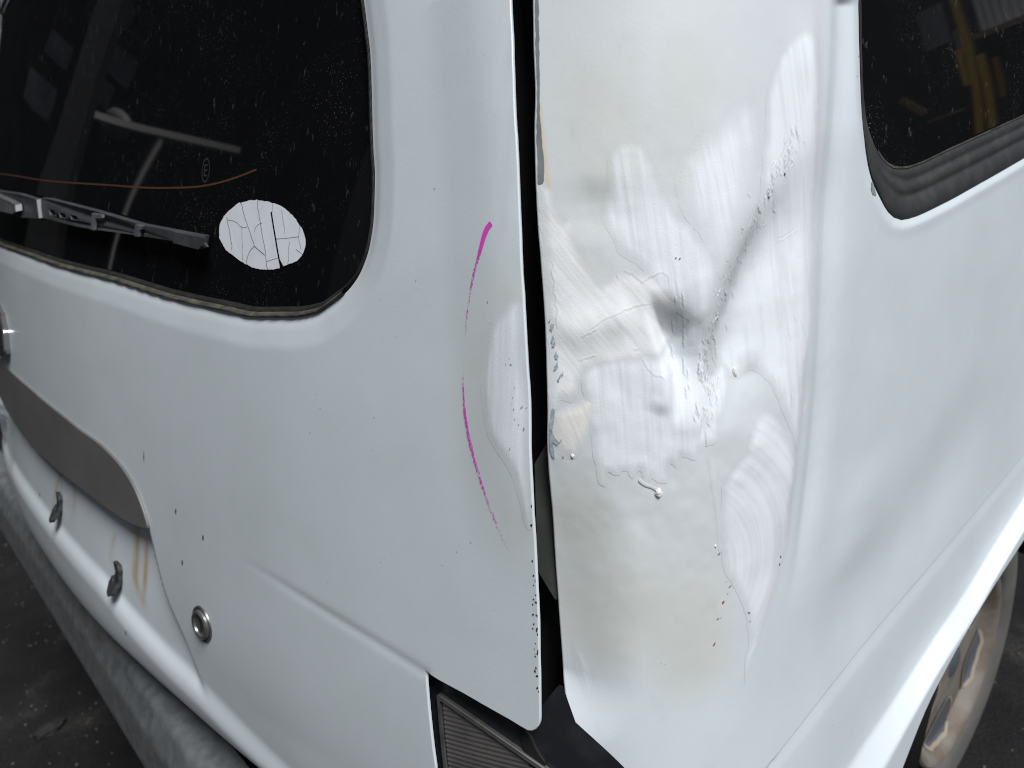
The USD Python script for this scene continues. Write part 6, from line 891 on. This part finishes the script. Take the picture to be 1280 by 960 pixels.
for k in range(5):
    a = math.radians(-106) + k * 2 * math.pi / 5
    h = Polygon([(.072, -.010), (.096, -.036), (.140, -.060), (.155, -.036), (.158, 0), (.155, .036), (.140, .060), (.096, .036), (.072, .010)]).buffer(-.016).buffer(.016)
    h = affinity.rotate(h, a, origin=(0, 0), use_radians=True)
    for nm, g_, off, mat in (('pocket', h, .0012, 'hub_cap_grey'), ('pocket_edge', h.buffer(.0055).difference(h), .0024, 'rim_edge')):
        x0, y0, x1, y1 = g_.bounds; pp, ff = grid_sheet(g_, uniform(x0 - .004, x1 + .004, .004), uniform(y0 - .004, y1 + .004, .004))
        v3 = to_hub(np.column_stack([pp, face_at(pp, off)])); put(RM, nm, v3, ff, mat, normals=vertex_normals(v3, ff, SIDE))
put_tm(WH, 'hub_cap', turned([(.0, -.008), (.026, -.009), (.034, -.013), (.037, -.021), (.038, -.03)], 48), 'hub_cap_grey', smooth=40)
# arch liner, floor and the closed body further forward
al = turned([(.345, .055), (.345, -.30), (.0, -.30)], 64); al.update_faces(al.triangles_center[:, 2] > .33); put_tm(VAN, 'arch_liner', al, 'dark_inside', smooth=40)
bb = mf.Manifold.batch_hull([mf.Manifold.sphere(.10, 24).translate((x, y, z)) for x in (-1.62, -.185) for y in (1.55, 3.9) for z in (.5, 1.75)])
put_tm(VAN, 'front_body', bb, 'body_white', smooth=40)
bb = mf.Manifold.batch_hull([mf.Manifold.sphere(.06, 16).translate((x, y, z)) for x in (-1.62, -.17) for y, z in ((.16, .75), (.26, 1.2), (.34, 1.60), (1.5, .75), (1.5, 1.60))])
put_tm(VAN, 'cabin_lining', bb, 'dark_inside', smooth=40)
rf = mf.Manifold.batch_hull([mf.Manifold.sphere(.04, 16).translate((x, y, z)) for x in (-1.60, -.20) for y, z in ((.20, 1.58), (.26, 1.66), (1.6, 1.68), (1.6, 1.58))])
put_tm(VAN, 'roof', rf, 'body_white', smooth=40)

# ------------------------------------------------------------------ the yard, seen as reflections; shed wall and roof enlarged to block sky light
simple('shed_steel', (.004, .0045, .0055), .7)
simple('shed_panel', (.045, .05, .064), .9, spec=.1, noise=(4.0, (.018, .02, .026), .4, .7))
simple('pale_pipe', (.28, .28, .275), .5)
simple('yellow_paint', (.55, .36, .05), .5)
simple('corrugated', (.72, .73, .76), .55)
simple('dark_cloth', (.20, .205, .23), .8)
def bx(size, at, rz=0.):
    m_ = trimesh.creation.box(size); m_.apply_transform(trimesh.transformations.rotation_matrix(rz, [0, 0, 1])); m_.apply_translation(at); return m_
def beam(a, b, w, h=None):
    a, b = np.array(a, float), np.array(b, float); L = np.linalg.norm(b - a); m_ = trimesh.creation.box((w, h or w, L))
    m_.apply_transform(trimesh.geometry.align_vectors([0, 0, 1], (b - a) / L)); m_.apply_translation((a + b) / 2); return m_
SH = thing('steel_shed', 'tall dark steel framed shed behind the van, mirrored in its rear window', 'shed')
A0, A1 = np.array([-7.5, 4.5]), np.array([.4, -6.6]); dv = (A1 - A0) / np.linalg.norm(A1 - A0); nv = np.array([-dv[1], dv[0]]); LW = np.linalg.norm(A1 - A0); rz = math.atan2(dv[1], dv[0])
def on(s_, o, z): return np.array([*(A0 + dv * s_ + nv * o), z])
put_tm(SH, 'back_wall', bx((LW + 8, .1, 9), on(LW / 2, -3.2, 4.5), rz), 'shed_steel')  # run on behind the camera and raised to cut sky light
put_tm(SH, 'roof', bx((LW + 8, 5.2, .12), on(LW / 2, -1.0, 7.6), rz), 'shed_steel')  # overhang added towards the van to block light from the sky
for i in range(9): put_tm(SH, 'column', bx((.2, .2, 7.6), on(LW * i / 8, .9, 3.8), rz), 'shed_steel')
# stacked sheets and a small rack of rails inside the shed, as they show in the glass
for s0, s1, z0, z1, lean in ((5.55, 5.88, 2.36, 2.55, .25), (5.44, 5.85, 2.02, 2.27, .25), (6.05, 6.52, 2.88, 3.08, .4), (6.20, 6.72, 2.58, 2.82, .4), (6.20, 6.60, 2.38, 2.58, .35)):
    put_tm(SH, 'wall_panel', bx((s1 - s0, .04, (z1 - z0) * .8), on((s0 + s1) / 2, -.6, (z0 + z1) / 2), rz), 'shed_panel')
m_ = trimesh.creation.icosphere(2, 1.0); m_.apply_scale((.22, .12, .08)); m_.apply_translation(on(6.78, -.4, 2.32)); put_tm(SH, 'white_bundle', m_, 'pale_pipe', smooth=True)
RL = thing('pale_rail', 'pale pipe rail on a post, mirrored in the rear window above the wiper', 'rail')
put_tm(RL, 'pipe', beam(on(6.4, .3, 2.0), on(7.6, .3, 2.28), .035), 'pale_pipe')
put_tm(RL, 'post', beam(on(7.22, .3, 0), on(7.22, .3, 2.2), .022), 'pale_pipe')
WS = thing('workshop', 'dark workshop front with a pale corrugated panel, mirrored in the side window', 'workshop')
put_tm(WS, 'wall', bx((9, .2, 4.2), (3.6, 8.6, 2.1)), 'shed_steel')
m_ = [bx((.05, .05, 1.5), (1.95 + i * .072, 8.42, 2.62)) for i in range(10)]
put_tm(WS, 'corrugated_panel', trimesh.util.concatenate(m_ + [bx((.72, .02, 1.5), (2.27, 8.45, 2.62))]), 'corrugated')
put_tm(WS, 'lintel', beam((1.9, 8.38, 1.82), (2.7, 8.38, 1.84), .06), 'rim_rust')
put_tm(WS, 'curtain', bx((.28, .04, .45), (3.05, 8.4, 2.12)), 'dark_cloth'); put_tm(WS, 'curtain', bx((.16, .04, .3), (2.8, 8.4, 1.85)), 'dark_cloth')
YF = thing('yellow_frame', 'yellow painted steel frame of posts, mirrored in the side window', 'frame')
for a, b, w in (((1.80, 5.6, 0), (1.79, 5.6, 3.0), .05), ((1.86, 5.62, 1.3), (1.87, 5.62, 1.62), .035), ((1.69, 5.6, 0), (1.735, 5.6, 1.52), .045), ((1.665, 5.65, 1.1), (1.67, 5.65, 1.46), .03)):
    put_tm(YF, 'post', beam(a, b, w), 'yellow_paint')
put_tm(YF, 'crossbar', beam((1.88, 5.58, 1.10), (2.15, 5.58, 1.08), .022), 'rim_rust')
put_tm(YF, 'brace', beam((2.17, 5.58, 1.17), (2.33, 5.58, 1.38), .05), 'rust')
